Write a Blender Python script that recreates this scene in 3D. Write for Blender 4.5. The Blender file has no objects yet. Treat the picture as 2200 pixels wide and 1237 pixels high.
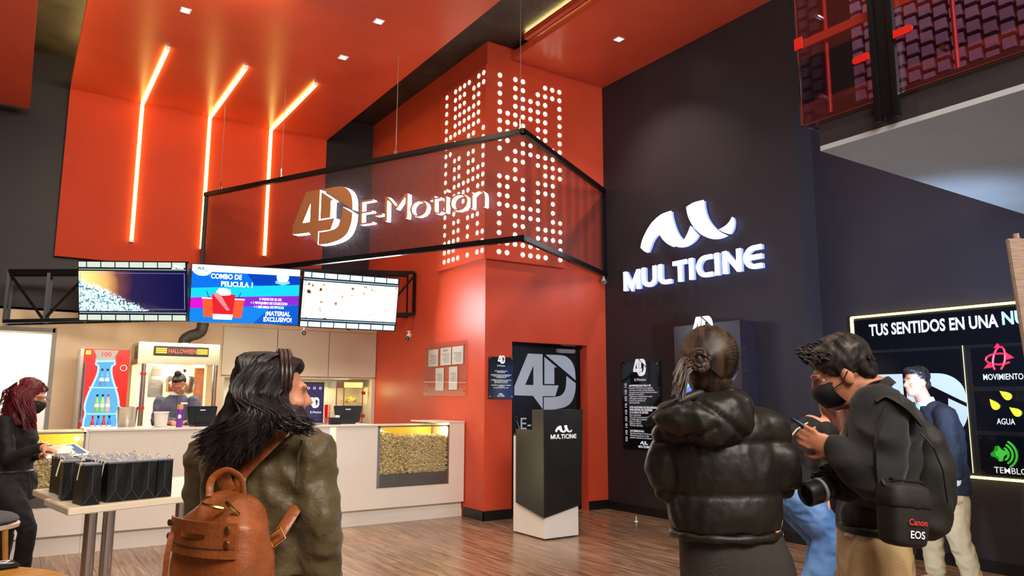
import bpy, bmesh, math, random
from mathutils import Vector, Matrix, noise
import numpy as np
random.seed(7)
SC = bpy.context.scene
COL = SC.collection
PI = math.pi
# ------------------------------------------------------------------ camera
FPX, YAW, PITCH, ROLL, EYE = 1594.3, math.radians(56.185), math.radians(8.449), math.radians(0.192), 1.45
_f = Vector((math.cos(YAW)*math.cos(PITCH), math.sin(YAW)*math.cos(PITCH), math.sin(PITCH)))
_r = Vector((math.sin(YAW), -math.cos(YAW), 0)); _u = _r.cross(_f)
_r, _u = math.cos(ROLL)*_r+math.sin(ROLL)*_u, -math.sin(ROLL)*_r+math.cos(ROLL)*_u
camd = bpy.data.cameras.new('camera'); camo = bpy.data.objects.new('camera', camd); COL.objects.link(camo)
camd.sensor_width = 36.0; camd.lens = FPX/2200*36.0; camd.clip_start = .05; camd.clip_end = 200
camo.matrix_world = Matrix(((_r.x, _u.x, -_f.x, 0), (_r.y, _u.y, -_f.y, 0), (_r.z, _u.z, -_f.z, EYE), (0, 0, 0, 1)))
SC.camera = camo
EYEP = Vector((0, 0, EYE))
def ray(x, y): return _f+_r*((x-1100)/FPX)-_u*((y-618.5)/FPX)
def on(ax, val, x, y):            # where the sight line of a photo point meets the plane axis = val
    d = ray(x, y); return EYEP+d*((val-EYEP[ax])/d[ax])
def deep(x, y, d): return EYEP+ray(x, y)*d
# ------------------------------------------------------------------ world, exposure, fill and work lights
SC.view_settings.view_transform = 'Standard'; SC.view_settings.look = 'None'
SC.view_settings.exposure = 0.5; SC.view_settings.gamma = 1.0; SC.view_settings.use_curve_mapping = False
w = bpy.data.worlds.new('ambient_fill'); SC.world = w; w.use_nodes = True  # even warm ambient light added as fill
w.node_tree.nodes['Background'].inputs[0].default_value = (1.0, .90, .82, 1); w.node_tree.nodes['Background'].inputs[1].default_value = .36
def light(name, kind, loc, energy, color=(1, 1, 1), aim=None, **kw):
    l = bpy.data.lights.new(name, kind); l.energy = energy; l.color = color
    for k, v in kw.items(): setattr(l, k, v)
    o = bpy.data.objects.new(name, l); COL.objects.link(o); o.location = loc
    if aim is not None: o.rotation_euler = (Vector(aim)-Vector(loc)).to_track_quat('-Z', 'Y').to_euler()
    return o
WARM = (1.0, .84, .66); COOL = (.62, .80, 1.0)
# added overhead fill behind the camera, in place of the hall's many lamps
light('hall_fill', 'AREA', (1.2, -1.8, 5.4), 480, (1, .90, .78), (2.6, 5.0, 1.6), shape='RECTANGLE', size=5.0, size_y=2.0)
light('video_lamp', 'POINT', (4.95, 2.97, .45), 26, (.50, .72, 1.0), shadow_soft_size=.05)      # low work light behind the people
light('blue_wall_fill', 'SPOT', (4.4, .9, 1.5), 950, (.50, .68, 1.0), (7.06, 4.3, 2.5), spot_size=math.radians(58), spot_blend=.9, shadow_soft_size=.15)  # added unseen spot that tints the charcoal wall blue
# ------------------------------------------------------------------ mesh helpers
class MB:
    def __init__(s): s.v = []; s.f = []
    def add(s, vs, fs):
        n = len(s.v); s.v += [tuple(v) for v in vs]; s.f += [tuple(i+n for i in f) for f in fs]; return s
    def box(s, x0, x1, y0, y1, z0, z1):
        return s.add([(x0, y0, z0), (x1, y0, z0), (x1, y1, z0), (x0, y1, z0), (x0, y0, z1), (x1, y0, z1), (x1, y1, z1), (x0, y1, z1)],
                     [(0, 3, 2, 1), (4, 5, 6, 7), (0, 1, 5, 4), (1, 2, 6, 5), (2, 3, 7, 6), (3, 0, 4, 7)])
    def obox(s, c, size, u, v, w=None):
        c = Vector(c); u = Vector(u).normalized(); v = Vector(v).normalized(); w = (Vector(w).normalized() if w is not None else u.cross(v))
        a, b, d = (k/2 for k in size); P = []
        for z in (-d, d):
            for x, y in ((-a, -b), (a, -b), (a, b), (-a, b)): P.append(c+u*x+v*y+w*z)
        return s.add(P, [(0, 3, 2, 1), (4, 5, 6, 7), (0, 1, 5, 4), (1, 2, 6, 5), (2, 3, 7, 6), (3, 0, 4, 7)])
    def beam(s, p0, p1, w, h=None, up=(0, 0, 1)):
        p0 = Vector(p0); p1 = Vector(p1); d = (p1-p0); up = Vector(up)
        if abs(d.normalized().dot(up)) > .98: up = Vector((0, 1, 0))
        v = d.cross(up).normalized()
        return s.obox((p0+p1)/2, (d.length, w, h or w), d, v)
    def cyl(s, p0, p1, r0, r1=None, n=14):
        return s.tube([p0, p1], [r0, r0 if r1 is None else r1], n)
    def tube(s, pts, r, n=8, closed=False, flat=None):
        pts = [Vector(p) for p in pts]; m = len(pts); rr = r if isinstance(r, (list, tuple)) else [r]*m
        base = len(s.v); prev = None; V = []
        for i, p in enumerate(pts):
            if closed: t = pts[(i+1) % m]-pts[i-1]
            else: t = pts[min(i+1, m-1)]-pts[max(i-1, 0)]
            t.normalize()
            if prev is None:
                a = Vector((0, 0, 1)) if abs(t.z) < .9 else Vector((1, 0, 0))
                x = (flat-t*flat.dot(t)).normalized() if flat is not None else a.cross(t).normalized()
            else: x = (prev-t*prev.dot(t)).normalized()
            prev = x; y = t.cross(x)
            k = rr[i]; kx, ky = k if isinstance(k, tuple) else (k, k)
            for j in range(n):
                a = 2*PI*j/n; V.append(p+x*(math.cos(a)*kx)+y*(math.sin(a)*ky))
        F = []
        for i in range(m if closed else m-1):
            for j in range(n):
                a, b = i*n+j, i*n+(j+1) % n; c, d = ((i+1) % m)*n+(j+1) % n, ((i+1) % m)*n+j
                F.append((a, b, c, d))
        if not closed: F.append(tuple(reversed(range(n)))); F.append(tuple(range((m-1)*n, m*n)))
        return s.add(V, F)
    def lathe(s, prof, c=(0, 0, 0), n=20, axis=None):
        c = Vector(c); V = []; F = []
        R = Vector((0, 0, 1)).rotation_difference(Vector(axis)).to_matrix() if axis is not None else Matrix.Identity(3)
        for r, z in prof:
            for j in range(n):
                a = 2*PI*j/n; V.append(c+R @ Vector((r*math.cos(a), r*math.sin(a), z)))
        for i in range(len(prof)-1):
            for j in range(n):
                a, b = i*n+j, i*n+(j+1) % n; F.append((a, b, b+n, a+n))
        F.append(tuple(reversed(range(n)))); F.append(tuple(range((len(prof)-1)*n, len(prof)*n)))
        return s.add(V, F)
    def ball(s, c, r, R=None, nu=16, nv=10):
        c = Vector(c); r = r if isinstance(r, (tuple, list)) else (r, r, r); V = []; F = []
        T = (lambda q: c+R @ q) if R is not None else (lambda q: c+q)
        V.append(T(Vector((0, 0, -r[2]))))
        for i in range(1, nv):
            t = -PI/2+PI*i/nv
            for j in range(nu):
                a = 2*PI*j/nu; V.append(T(Vector((r[0]*math.cos(t)*math.cos(a), r[1]*math.cos(t)*math.sin(a), r[2]*math.sin(t)))))
        V.append(T(Vector((0, 0, r[2])))); L = len(V)-1
        for j in range(nu): F.append((0, 1+(j+1) % nu, 1+j)); F.append((L, L-nu+j, L-nu+(j+1) % nu))
        for i in range(nv-2):
            for j in range(nu):
                a, b = 1+i*nu+j, 1+i*nu+(j+1) % nu; F.append((a, b, b+nu, a+nu))
        return s.add(V, F)
    def loft(s, rings, cap=True, wrap=True):
        n = len(rings[0]); V = [p for r in rings for p in r]; F = []
        for i in range(len(rings)-1):
            for j in range(n if wrap else n-1):
                a, b = i*n+j, i*n+(j+1) % n; F.append((a, b, b+n, a+n))
        if cap: F.append(tuple(reversed(range(n)))); F.append(tuple(range((len(rings)-1)*n, len(rings)*n)))
        return s.add(V, F)
    def prism(s, poly, o, u, v, d):          # polygon (u,v) swept along u x v by d
        o = Vector(o); u = Vector(u); v = Vector(v); w = u.cross(v).normalized(); n = len(poly)
        if sum(poly[i][0]*poly[(i+1) % n][1]-poly[(i+1) % n][0]*poly[i][1] for i in range(n)) < 0: poly = poly[::-1]
        A = [o+u*a+v*b for a, b in poly]; B_ = [p+w*d for p in A]
        A, B = (A, B_) if d > 0 else (B_, A)
        F = [tuple(reversed(range(n))), tuple(range(n, 2*n))]+[(i, (i+1) % n, n+(i+1) % n, n+i) for i in range(n)]
        return s.add(A+B, F)
    def flat2d(s, vf, o, u, v, w=None, sx=1.0, sy=1.0):      # place a (verts, faces) made by text2d / shape2d
        o = Vector(o); u = Vector(u); v = Vector(v); w = Vector(w) if w is not None else u.cross(v)
        return s.add([o+u*(p[0]*sx)+v*(p[1]*sy)+w*p[2] for p in vf[0]], vf[1])
    def build(s, name, mat, parent=None, smooth=False, bevel=0.0, kind=None, sub=0, label=None):
        off = Vector((0, 0, 0)); q = parent
        while q is not None: off += q.location; q = q.parent
        me = bpy.data.meshes.new(name)
        me.from_pydata([tuple(Vector(p)-off) for p in s.v], [], s.f); me.update()
        if isinstance(mat, (list, tuple)):
            for m in mat: me.materials.append(M[m] if isinstance(m, str) else m)
        else: me.materials.append(M[mat] if isinstance(mat, str) else mat)
        if bevel or sub is None:
            bm = bmesh.new(); bm.from_mesh(me); bmesh.ops.remove_doubles(bm, verts=bm.verts, dist=1e-5)
            ed = [e for e in bm.edges if len(e.link_faces) == 2 and e.calc_face_angle(0) > .6]
            bmesh.ops.bevel(bm, geom=ed, offset=bevel, segments=2, affect='EDGES', clamp_overlap=True); bm.to_mesh(me); bm.free()
        if smooth:
            me.polygons.foreach_set('use_smooth', [True]*len(me.polygons))
            me.set_sharp_from_angle(angle=math.radians(smooth if smooth is not True else 50))
        o = bpy.data.objects.new(name, me); COL.objects.link(o)
        if parent is not None: o.parent = parent
        if kind: o['kind'] = kind
        if label: o['label'] = label
        return o
def B(): return MB()
def tag(o, label=None, cat=None, group=None, kind=None):
    if label: o['label'] = label
    if cat: o['category'] = cat
    if group: o['group'] = group
    if kind: o['kind'] = kind
    return o
def thing(name, label, cat, loc=(0, 0, 0), group=None):
    o = bpy.data.objects.new(name, None); COL.objects.link(o); o.location = loc; o.empty_display_size = .1
    return tag(o, label, cat, group)
def share(o, name, loc, parent=None, rot=None):       # another object on the same mesh
    c = o.copy(); c.name = name; COL.objects.link(c); c.location = loc; c.parent = parent
    if rot is not None: c.rotation_euler = rot
    return c
def copy_tree(o, parent=None):
    c = o.copy(); COL.objects.link(c); c.parent = parent
    for ch in o.children: copy_tree(ch, c)
    return c
def struct(b, name, mat, **k):
    return tag(b.build(name, mat, **k), kind='structure')
_tc = {}
def _curve_mesh(cu):
    o = bpy.data.objects.new('tmp', cu); COL.objects.link(o)
    dg = bpy.context.evaluated_depsgraph_get(); e = o.evaluated_get(dg); me = e.to_mesh()
    r = ([tuple(v.co) for v in me.vertices], [tuple(p.vertices) for p in me.polygons])
    e.to_mesh_clear(); bpy.data.objects.remove(o); bpy.data.curves.remove(cu); return r
def text2d(t, size=1.0, bold=0.0, depth=0.0, align='LEFT', space=1.0, line=1.0):
    k = (t, size, bold, depth, align, space, line)
    if k in _tc: return _tc[k]
    cu = bpy.data.curves.new('t', 'FONT'); cu.body = t; cu.size = size; cu.offset = bold; cu.extrude = depth/2
    cu.align_x = align; cu.space_character = space; cu.space_line = line; cu.resolution_u = 3
    _tc[k] = _curve_mesh(cu); return _tc[k]
def shape2d(loops, depth=0.0):
    cu = bpy.data.curves.new('s', 'CURVE'); cu.dimensions = '2D'; cu.fill_mode = 'BOTH'; cu.extrude = depth/2
    for L in loops:
        sp = cu.splines.new('POLY'); sp.points.add(len(L)-1); sp.use_cyclic_u = True
        for i, p in enumerate(L): sp.points[i].co = (p[0], p[1], 0, 1)
    return _curve_mesh(cu)
def width2d(vf):
    xs = [p[0] for p in vf[0]]; return (min(xs), max(xs)) if xs else (0, 0)
def smooth_side(P, k=5):                 # Catmull-Rom through the points, ends kept
    if len(P) < 3: return list(P)
    Q = [P[0]]+list(P)+[P[-1]]; out = []
    for i in range(1, len(Q)-2):
        p0, p1, p2, p3 = (np.array(Q[i+j], float) for j in (-1, 0, 1, 2))
        for t in np.linspace(0, 1, k, endpoint=False):
            out.append(tuple(.5*((2*p1)+(-p0+p2)*t+(2*p0-5*p1+4*p2-p3)*t*t+(-p0+3*p1-3*p2+p3)*t**3)))
    return out+[tuple(P[-1])]
def outline(sides, k=5):
    out = []
    for sd in sides: out += smooth_side(sd, k)[:-1]
    return out
def thick(P, w, closed=False):           # outline of a broad line along P
    Q = []
    for p in P:
        if not Q or math.hypot(p[0]-Q[-1][0], p[1]-Q[-1][1]) > 1e-5: Q.append(p)
    P = [Vector((p[0], p[1])) for p in Q]; n = len(P); L = []; R_ = []
    for i in range(n):
        a = (P[i]-P[i-1]).normalized() if i else (P[1]-P[0]).normalized()
        b = (P[i+1]-P[i]).normalized() if i < n-1 else a
        t = (a+b).normalized(); nn = Vector((-t.y, t.x)); c = max(.35, t.dot(a)); k = w/2/c
        L.append(tuple(P[i]+nn*k)); R_.append(tuple(P[i]-nn*k))
    return L+R_[::-1]
def arc(cx, cy, r, a0, a1, n=8, ry=None):
    return [(cx+r*math.cos(math.radians(a0+(a1-a0)*i/n)), cy+(ry or r)*math.sin(math.radians(a0+(a1-a0)*i/n))) for i in range(n+1)]
# ------------------------------------------------------------------ materials
M = {}
def srgb(r, g, b):
    f = lambda c: c/12.92 if c <= .04045 else ((c+.055)/1.055)**2.4
    return (f(r/255), f(g/255), f(b/255), 1)
def mat(name, col, rough=.5, metal=0.0, vary=0.0, scale=6.0, bump=0.0, bscale=60.0, emit=None, estr=0.0, spec=.5, stretch=None, alpha=1.0, trans=0.0, coat=0.0, col2=None, ior=1.45, sheen=0.0):
    m = bpy.data.materials.new(name); m.use_nodes = True; nt = m.node_tree; p = nt.nodes['Principled BSDF']
    p.inputs['Base Color'].default_value = col; p.inputs['Roughness'].default_value = rough; p.inputs['Metallic'].default_value = metal
    p.inputs['Specular IOR Level'].default_value = spec; p.inputs['Alpha'].default_value = alpha
    p.inputs['Transmission Weight'].default_value = trans; p.inputs['Coat Weight'].default_value = coat; p.inputs['IOR'].default_value = ior
    p.inputs['Sheen Weight'].default_value = sheen
    if emit is not None: p.inputs['Emission Color'].default_value = emit; p.inputs['Emission Strength'].default_value = estr
    if vary or bump or col2:
        tc = nt.nodes.new('ShaderNodeTexCoord'); mp = nt.nodes.new('ShaderNodeMapping'); nt.links.new(tc.outputs['Object'], mp.inputs[0])
        if stretch: mp.inputs['Scale'].default_value = stretch
    if vary or col2:
        n = nt.nodes.new('ShaderNodeTexNoise'); n.inputs['Scale'].default_value = scale; n.inputs['Detail'].default_value = 6
        nt.links.new(mp.outputs[0], n.inputs['Vector'])
        r = nt.nodes.new('ShaderNodeValToRGB'); c2 = col2 or tuple(min(1, c*(1+vary)) for c in col[:3])+(1,)
        c1 = col if col2 else tuple(c*(1-vary) for c in col[:3])+(1,)
        r.color_ramp.elements[0].position = .35; r.color_ramp.elements[1].position = .68
        r.color_ramp.elements[0].color = c1; r.color_ramp.elements[1].color = c2
        nt.links.new(n.outputs['Fac'], r.inputs[0]); nt.links.new(r.outputs[0], p.inputs['Base Color'])
    if bump:
        n2 = nt.nodes.new('ShaderNodeTexNoise'); n2.inputs['Scale'].default_value = bscale; n2.inputs['Detail'].default_value = 4
        nt.links.new(mp.outputs[0], n2.inputs['Vector'])
        bn = nt.nodes.new('ShaderNodeBump'); bn.inputs['Strength'].default_value = bump; bn.inputs['Distance'].default_value = .02
        nt.links.new(n2.outputs['Fac'], bn.inputs['Height']); nt.links.new(bn.outputs[0], p.inputs['Normal'])
    M[name] = m; return m
def glow(name, col, s): return mat(name, (0, 0, 0, 1), .6, emit=col, estr=s, spec=0)
mat('red_paint', srgb(210, 78, 50), .40, vary=.05, scale=2.0, bump=.03, bscale=90)
mat('red_matte', srgb(206, 72, 42), .6, vary=.05, scale=2.0, bump=.03, bscale=90, spec=.2)
mat('red_gloss', srgb(224, 96, 66), .27, vary=.04, scale=2.0, bump=.02, bscale=40)
mat('charcoal_paint', srgb(47, 42, 46), .45, spec=.3, vary=.08, scale=1.5, bump=.03, bscale=80)
mat('black_concrete', srgb(58, 52, 44), .55, vary=.35, scale=3.5, bump=.25, bscale=14)
mat('cream_paint', srgb(222, 200, 168), .55, vary=.03, scale=2)
mat('white_laminate', srgb(228, 222, 214), .22, vary=.02, scale=3)
mat('cabinet_laminate', srgb(214, 206, 188), .3, vary=.02, scale=3)
mat('black_satin', srgb(22, 22, 25), .35)
mat('black_matte', srgb(16, 16, 18), .7)
mat('black_metal', srgb(26, 26, 30), .32, metal=.6)
mat('steel', srgb(176, 172, 160), .26, metal=.95, vary=.06, scale=8, stretch=(1, 1, 12))
mat('chrome', srgb(205, 205, 205), .1, metal=1)
mat('gold_metal', srgb(214, 170, 96), .22, metal=1)
mat('white_plastic', srgb(235, 235, 232), .35)
mat('grey_plastic', srgb(140, 140, 142), .45)
mat('paper', srgb(240, 236, 224), .7)
mat('ink', srgb(50, 48, 50), .8)
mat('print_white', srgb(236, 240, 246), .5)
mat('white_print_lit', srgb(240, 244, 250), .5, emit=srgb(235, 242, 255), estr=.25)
mat('red_plastic', srgb(190, 28, 22), .35)
mat('bright_red', srgb(206, 26, 22), .3, vary=.04)
glow('led_warm', (1.0, .76, .20, 1), 5.5)
glow('cove_glow', (1.0, .80, .30, 1), 14.0)
glow('led_cool', (.80, .86, 1.0, 1), 7.0)
glow('led_yellow', (1.0, .84, .22, 1), 3.4)
glow('lamp_white', (1.0, .92, .80, 1), 30.0)
glow('dot_glow', (1.0, .90, .66, 1), 2.6)
glow('sign_white', (.93, .96, 1.0, 1), 3.2)
glow('sign_edge', (.86, .86, 1.0, 1), 4.2)
def glass(name, tint, a=.12, rough=.03):
    m = bpy.data.materials.new(name); m.use_nodes = True; nt = m.node_tree; nt.nodes.remove(nt.nodes['Principled BSDF'])
    t = nt.nodes.new('ShaderNodeBsdfTransparent'); t.inputs[0].default_value = tint; g = nt.nodes.new('ShaderNodeBsdfGlossy'); g.inputs['Roughness'].default_value = rough
    mx = nt.nodes.new('ShaderNodeMixShader'); mx.inputs[0].default_value = a
    nt.links.new(t.outputs[0], mx.inputs[1]); nt.links.new(g.outputs[0], mx.inputs[2]); nt.links.new(mx.outputs[0], nt.nodes['Material Output'].inputs[0]); M[name] = m
glass('clear_glass', (.96, .98, .98, 1), .06); glass('smoked_glass', (.82, .74, .80, 1), .12); glass('acrylic', (.93, .93, .93, 1), .09)
def wood_floor():
    m = mat('floor_planks', srgb(104, 78, 62), .2); nt = m.node_tree; p = nt.nodes['Principled BSDF']
    tc = nt.nodes.new('ShaderNodeTexCoord'); oi = nt.nodes.new('ShaderNodeObjectInfo'); mp = nt.nodes.new('ShaderNodeMapping'); mp.inputs['Scale'].default_value = (20, 1.3, 1)
    ad = nt.nodes.new('ShaderNodeVectorMath'); ad.operation = 'ADD'; sc_ = nt.nodes.new('ShaderNodeVectorMath'); sc_.operation = 'SCALE'; sc_.inputs['Scale'].default_value = 37
    nt.links.new(oi.outputs['Random'], sc_.inputs[0]); nt.links.new(tc.outputs['Object'], ad.inputs[0]); nt.links.new(sc_.outputs[0], ad.inputs[1]); nt.links.new(ad.outputs[0], mp.inputs[0])
    n = nt.nodes.new('ShaderNodeTexNoise'); n.inputs['Scale'].default_value = 1.6; n.inputs['Detail'].default_value = 8; n.inputs['Distortion'].default_value = .6; nt.links.new(mp.outputs[0], n.inputs['Vector'])
    r = nt.nodes.new('ShaderNodeValToRGB'); e = r.color_ramp.elements; e[0].position = .30; e[0].color = srgb(92, 66, 52); e[1].position = .72; e[1].color = srgb(162, 130, 106)
    nt.links.new(n.outputs['Fac'], r.inputs[0])
    hs = nt.nodes.new('ShaderNodeHueSaturation'); mr = nt.nodes.new('ShaderNodeMapRange'); mr.inputs[3].default_value = .82; mr.inputs[4].default_value = 1.16
    nt.links.new(oi.outputs['Random'], mr.inputs[0]); nt.links.new(mr.outputs[0], hs.inputs['Value']); nt.links.new(r.outputs[0], hs.inputs['Color']); nt.links.new(hs.outputs[0], p.inputs['Base Color'])
    rr = nt.nodes.new('ShaderNodeMapRange'); rr.inputs[3].default_value = .13; rr.inputs[4].default_value = .30; nt.links.new(n.outputs['Fac'], rr.inputs[0]); nt.links.new(rr.outputs[0], p.inputs['Roughness'])
    bn = nt.nodes.new('ShaderNodeBump'); bn.inputs['Strength'].default_value = .12; bn.inputs['Distance'].default_value = .01; nt.links.new(n.outputs['Fac'], bn.inputs['Height']); nt.links.new(bn.outputs[0], p.inputs['Normal'])
wood_floor()
# ================================================================== SETTING
X0, Y0, XW, XT = 4.818, 7.789, 6.78, 7.06       # red column corner, charcoal sign wall, recessed charcoal wall
CEIL = 6.08
def onp(P, n, x, y):
    P = Vector(P); n = Vector(n); d = ray(x, y); return EYEP+d*((P-EYEP).dot(n)/d.dot(n))
struct(B().box(-6, 9, -5, 13, -.2, -.012), 'floor', 'floor_planks')
floor = bpy.data.objects['floor']
plank = None; PW = .185
for i in range(-3, 41):
    y = -.9+(.73*i) % 1.3
    while y < 8.3:
        x = -.2+PW*i; a, b = y, y+1.3
        d = (x+PW)*.556+b*.831
        if 5.4 < d and x < XT and b > 2.2:
            if plank is None:
                bb = B().box(.0012, PW-.0012, .0015, 1.2985, -.012, 0)
                plank = bb.build('plank', 'floor_planks', floor); plank.location = (x, a, 0)
            else: share(plank, 'plank', (x, a, 0), floor)
        y += 1.3
struct(B().box(-6, 9, -5, 13, CEIL, CEIL+.2), 'ceiling', 'black_concrete')
# charcoal back wall, cream kitchen wall with doorway, right-hand walls
struct(B().box(-6, 6.9, 11.5, 11.7, 2.3, CEIL), 'wall_back', 'charcoal_paint')
struct(B().box(-6, -5.9, -5, 12, 0, CEIL), 'wall_left', 'charcoal_paint')
struct(B().box(-6, -.72, 11.1, 11.5, 0, 2.53).box(-.72, .391, 11.1, 11.5, 2.26, 2.53).box(.391, 2.467, 11.1, 11.5, 0, 2.53).box(2.467, X0, 11.1, 11.5, 2.46, 2.53), 'wall_kitchen', 'cream_paint')
struct(B().box(2.467, X0, 11.1, 11.75, 0, .98).box(2.467, 2.52, 11.1, 11.75, .98, 1.74).box(4.765, X0, 11.1, 11.75, .98, 1.74).box(2.52, 4.765, 11.7, 11.75, .98, 1.74).box(2.467, X0, 11.13, 11.75, 1.74, 2.46), 'wall_niche', 'cabinet_laminate')
struct(B().box(XW, XT+.3, 4.66, Y0+.35, 0, CEIL), 'wall_right', 'charcoal_paint')
struct(B().box(XT, XT+.3, -1.5, 4.66, 0, CEIL), 'wall_sign', 'charcoal_paint')
DX0, DX1, DZ = 5.222, 6.443, 2.16
struct(B().box(X0, DX0, Y0, 11.5, 0, CEIL).box(DX0, XW, Y0, Y0+.3, DZ, CEIL).box(DX1, XW, Y0, Y0+.3, 0, DZ), 'wall_red', 'red_paint')
struct(B().box(-.74, .42, 11.08, 11.1, 2.26, 2.31).box(.391, .44, 11.08, 11.12, 0, 2.31), 'trim_1', 'grey_plastic')
struct(B().box(-1.6, 1.2, 12.3, 12.4, 0, 2.6).box(-1.6, -1.5, 11.5, 12.4, 0, 2.6).box(.7, .8, 11.5, 12.4, 0, 2.6).box(-1.6, 1.2, 11.5, 12.4, 2.5, 2.6), 'wall_pantry', 'white_laminate')
light('pantry_lamp', 'AREA', (-.3, 11.9, 2.45), 55, (.92, .97, 1), (-.3, 11.9, 0), size=.9)
# black baseboards
bb = lambda n, *b: struct(B().box(*b), n, 'black_satin', bevel=.004)
bb('baseboard_red', X0-.015, X0, Y0-.015, 8.25, 0, .115); bb('baseboard_red_front', X0-.015, DX0, Y0-.015, Y0, 0, .115); bb('baseboard_jamb', DX1, XW, Y0-.015, Y0, 0, .115)
bb('baseboard_right', XW-.015, XW, 4.66, Y0-.015, 0, .10); bb('baseboard_return', XW-.015, XT, 4.645, 4.66, 0, .10); bb('baseboard_sign', XT-.015, XT, -1.5, 4.645, 0, .10)
# hanging red ceiling slabs and the red hanging wall panel
ZL = 5.63; YPn = 11.42
struct(B().box(.34, 3.98, 1.0, YPn+.04, ZL, ZL+.12), 'ceiling_red', 'red_gloss')
struct(B().box(.34, 3.98, YPn, YPn+.04, 3.3, ZL), 'wall_panel', 'red_matte')
struct(B().box(-3.5, -.095, 1.0, 11.2, 5.17, 5.25), 'ceiling_red_left', 'red_gloss')
struct(B().box(5.19, XW, .5, Y0, 5.91, 6.02), 'ceiling_red_right', 'red_gloss')
struct(B().box(5.06, 5.12, .5, 7.3, 5.97, 6.05), 'trim_2', 'red_paint')
for n, a, l in (('cove_strip', (5.07, 5.11, .5, 7.3, 6.051, 6.06), 'warm strip light hidden in the cove beside the red ceiling above the door'),
                ('cove_strip', (.40, .44, 6, 11.3, 5.752, 5.77), 'warm strip light along the edge of the big red ceiling slab'),
                ('cove_strip', (-.17, -.13, 6, 11.1, 5.252, 5.27), 'warm strip light along the edge of the small red ceiling slab')):
    tag(B().box(*a).build(n, 'cove_glow'), l, 'light', 'strip lights hidden in the ceiling coves')
# broad warm LED strips bent from the hanging panel onto the ceiling
for k, x in enumerate((1.235, 2.155, 3.065)):
    t = thing('led_strip', ['first bent warm LED strip on the red panel, nearest the dark left wall', 'middle bent warm LED strip on the red panel', 'third bent warm LED strip on the red panel, partly behind the hanging sign'][k], 'light', (x, YPn, 3.6), 'bent LED strips on the red ceiling')
    B().box(x-.022, x+.022, YPn-.04, YPn-.014, 3.6, ZL-.02).build('wall_segment', 'led_warm', t)
    B().box(x-.022, x+.022, 9.32, YPn-.018, ZL-.036, ZL-.012).build('ceiling_segment', 'led_warm', t)
    B().box(x-.022, x+.022, YPn-.042, YPn, 3.585, 3.6).build('end_cap', 'white_plastic', t)
    B().box(x-.022, x+.022, 9.305, 9.32, ZL-.04, ZL).build('end_cap', 'white_plastic', t)
# recessed downlights (four in view, more of them behind)
def downlight(x, y, z, label, e=95):
    t = thing('downlight', label, 'light', (x, y, z), 'recessed square ceiling downlights')
    B().box(x-.055, x+.055, y-.055, y-.04, z-.006, z).box(x-.055, x+.055, y+.04, y+.055, z-.006, z).box(x-.055, x-.04, y-.04, y+.04, z-.006, z).box(x+.04, x+.055, y-.04, y+.04, z-.006, z).build('bezel', 'white_plastic', t)
    B().box(x-.04, x+.04, y-.04, y+.04, z-.004, z-.001).build('lens', 'lamp_white', t)
    o = light('downlight_beam', 'SPOT', (x, y, z-.03), e, WARM, (x, y, 0), spot_size=math.radians(105), spot_blend=.8, shadow_soft_size=.05)
downlight(1.245, 8.29, ZL, 'square downlight above the first LED strip near the top edge'); downlight(3.09, 7.32, ZL, 'square downlight in the red ceiling nearest the hanging wire'); downlight(3.09, 8.40, ZL, 'square downlight in the red ceiling above the third LED strip')
downlight(5.975, 6.53, 5.91, 'square downlight in the red ceiling above the charcoal wall', 150)
for x, y, z in ((1.245, 5.6, ZL), (3.09, 5.3, ZL), (1.245, 3.2, ZL), (3.09, 3.2, ZL), (5.975, 3.2, 5.91), (-1.2, 6.5, 5.17), (-1.2, 3.5, 5.17)):
    light('hall_downlight', 'SPOT', (x, y, z-.03), 95, WARM, (x, y, 0), spot_size=math.radians(105), spot_blend=.8, shadow_soft_size=.05)
# added fill lights for the service side and the counter, without fixtures
light('kitchen_fill', 'AREA', (1.6, 9.35, 2.30), 26, (1, .86, .62), (1.6, 10.3, 0.6), shape='RECTANGLE', size=3.2, size_y=.25)
light('counter_wash', 'AREA', (1.6, 7.0, 5.5), 60, (1, .82, .55), (1.4, 9.4, 1.4), size=.8)
# ------------------------------------------------------------------ balcony
KB = .795                                   # the balcony floor lies at about three metres
def kb(*a): return tuple(1.45+(v-1.45)*KB if i >= 4 else v*KB for i, v in enumerate(a))
def kp(x, y, z): return (x*KB, y*KB, 1.45+(z-1.45)*KB)
XB, YB = 5.19, 3.35
q = kb(XB, 9, -1.2, YB, 3.40, 3.44); struct(B().box(q[0], XT, *q[2:]), 'ceiling_balcony', mat('balcony_soffit', srgb(164, 172, 178), .5, vary=.06, scale=2))
q = kb(XB, 9, -1.2, YB, 3.44, 3.69); struct(B().box(q[0], XT, *q[2:]), 'balcony_slab', 'charcoal_paint')
rail = thing('glass_balustrade', 'smoked glass balustrade with black steel post on the balcony edge', 'railing', kp(XB, 2.7, 3.69))
B().box(*kb(XB-.035, XB-.022, -1.0, 3.47, 3.64, 4.95)).build('glass_pane', 'smoked_glass', rail)
B().box(*kb(XB-.035, XB+.4, 3.47, 3.482, 3.64, 4.95)).build('return_pane', 'smoked_glass', rail)
B().box(*kb(XB-.037, XB-.02, -1.0, 3.482, 3.634, 3.642)).build('bottom_trim', 'chrome', rail)
B().box(*kb(XB-.037, XB+.4, 3.47, 3.484, 3.634, 3.642)).build('return_trim', 'chrome', rail)
B().box(*kb(XB-.037, XB-.02, 3.472, 3.486, 3.645, 4.95)).build('corner_trim', 'chrome', rail)
for y0, y1 in ((2.80, 2.845), (2.665, 2.71)): B().box(*kb(XB-.09, XB-.04, y0, y1, 3.46, 4.95)).build('post', 'black_metal', rail, bevel=.004)
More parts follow.
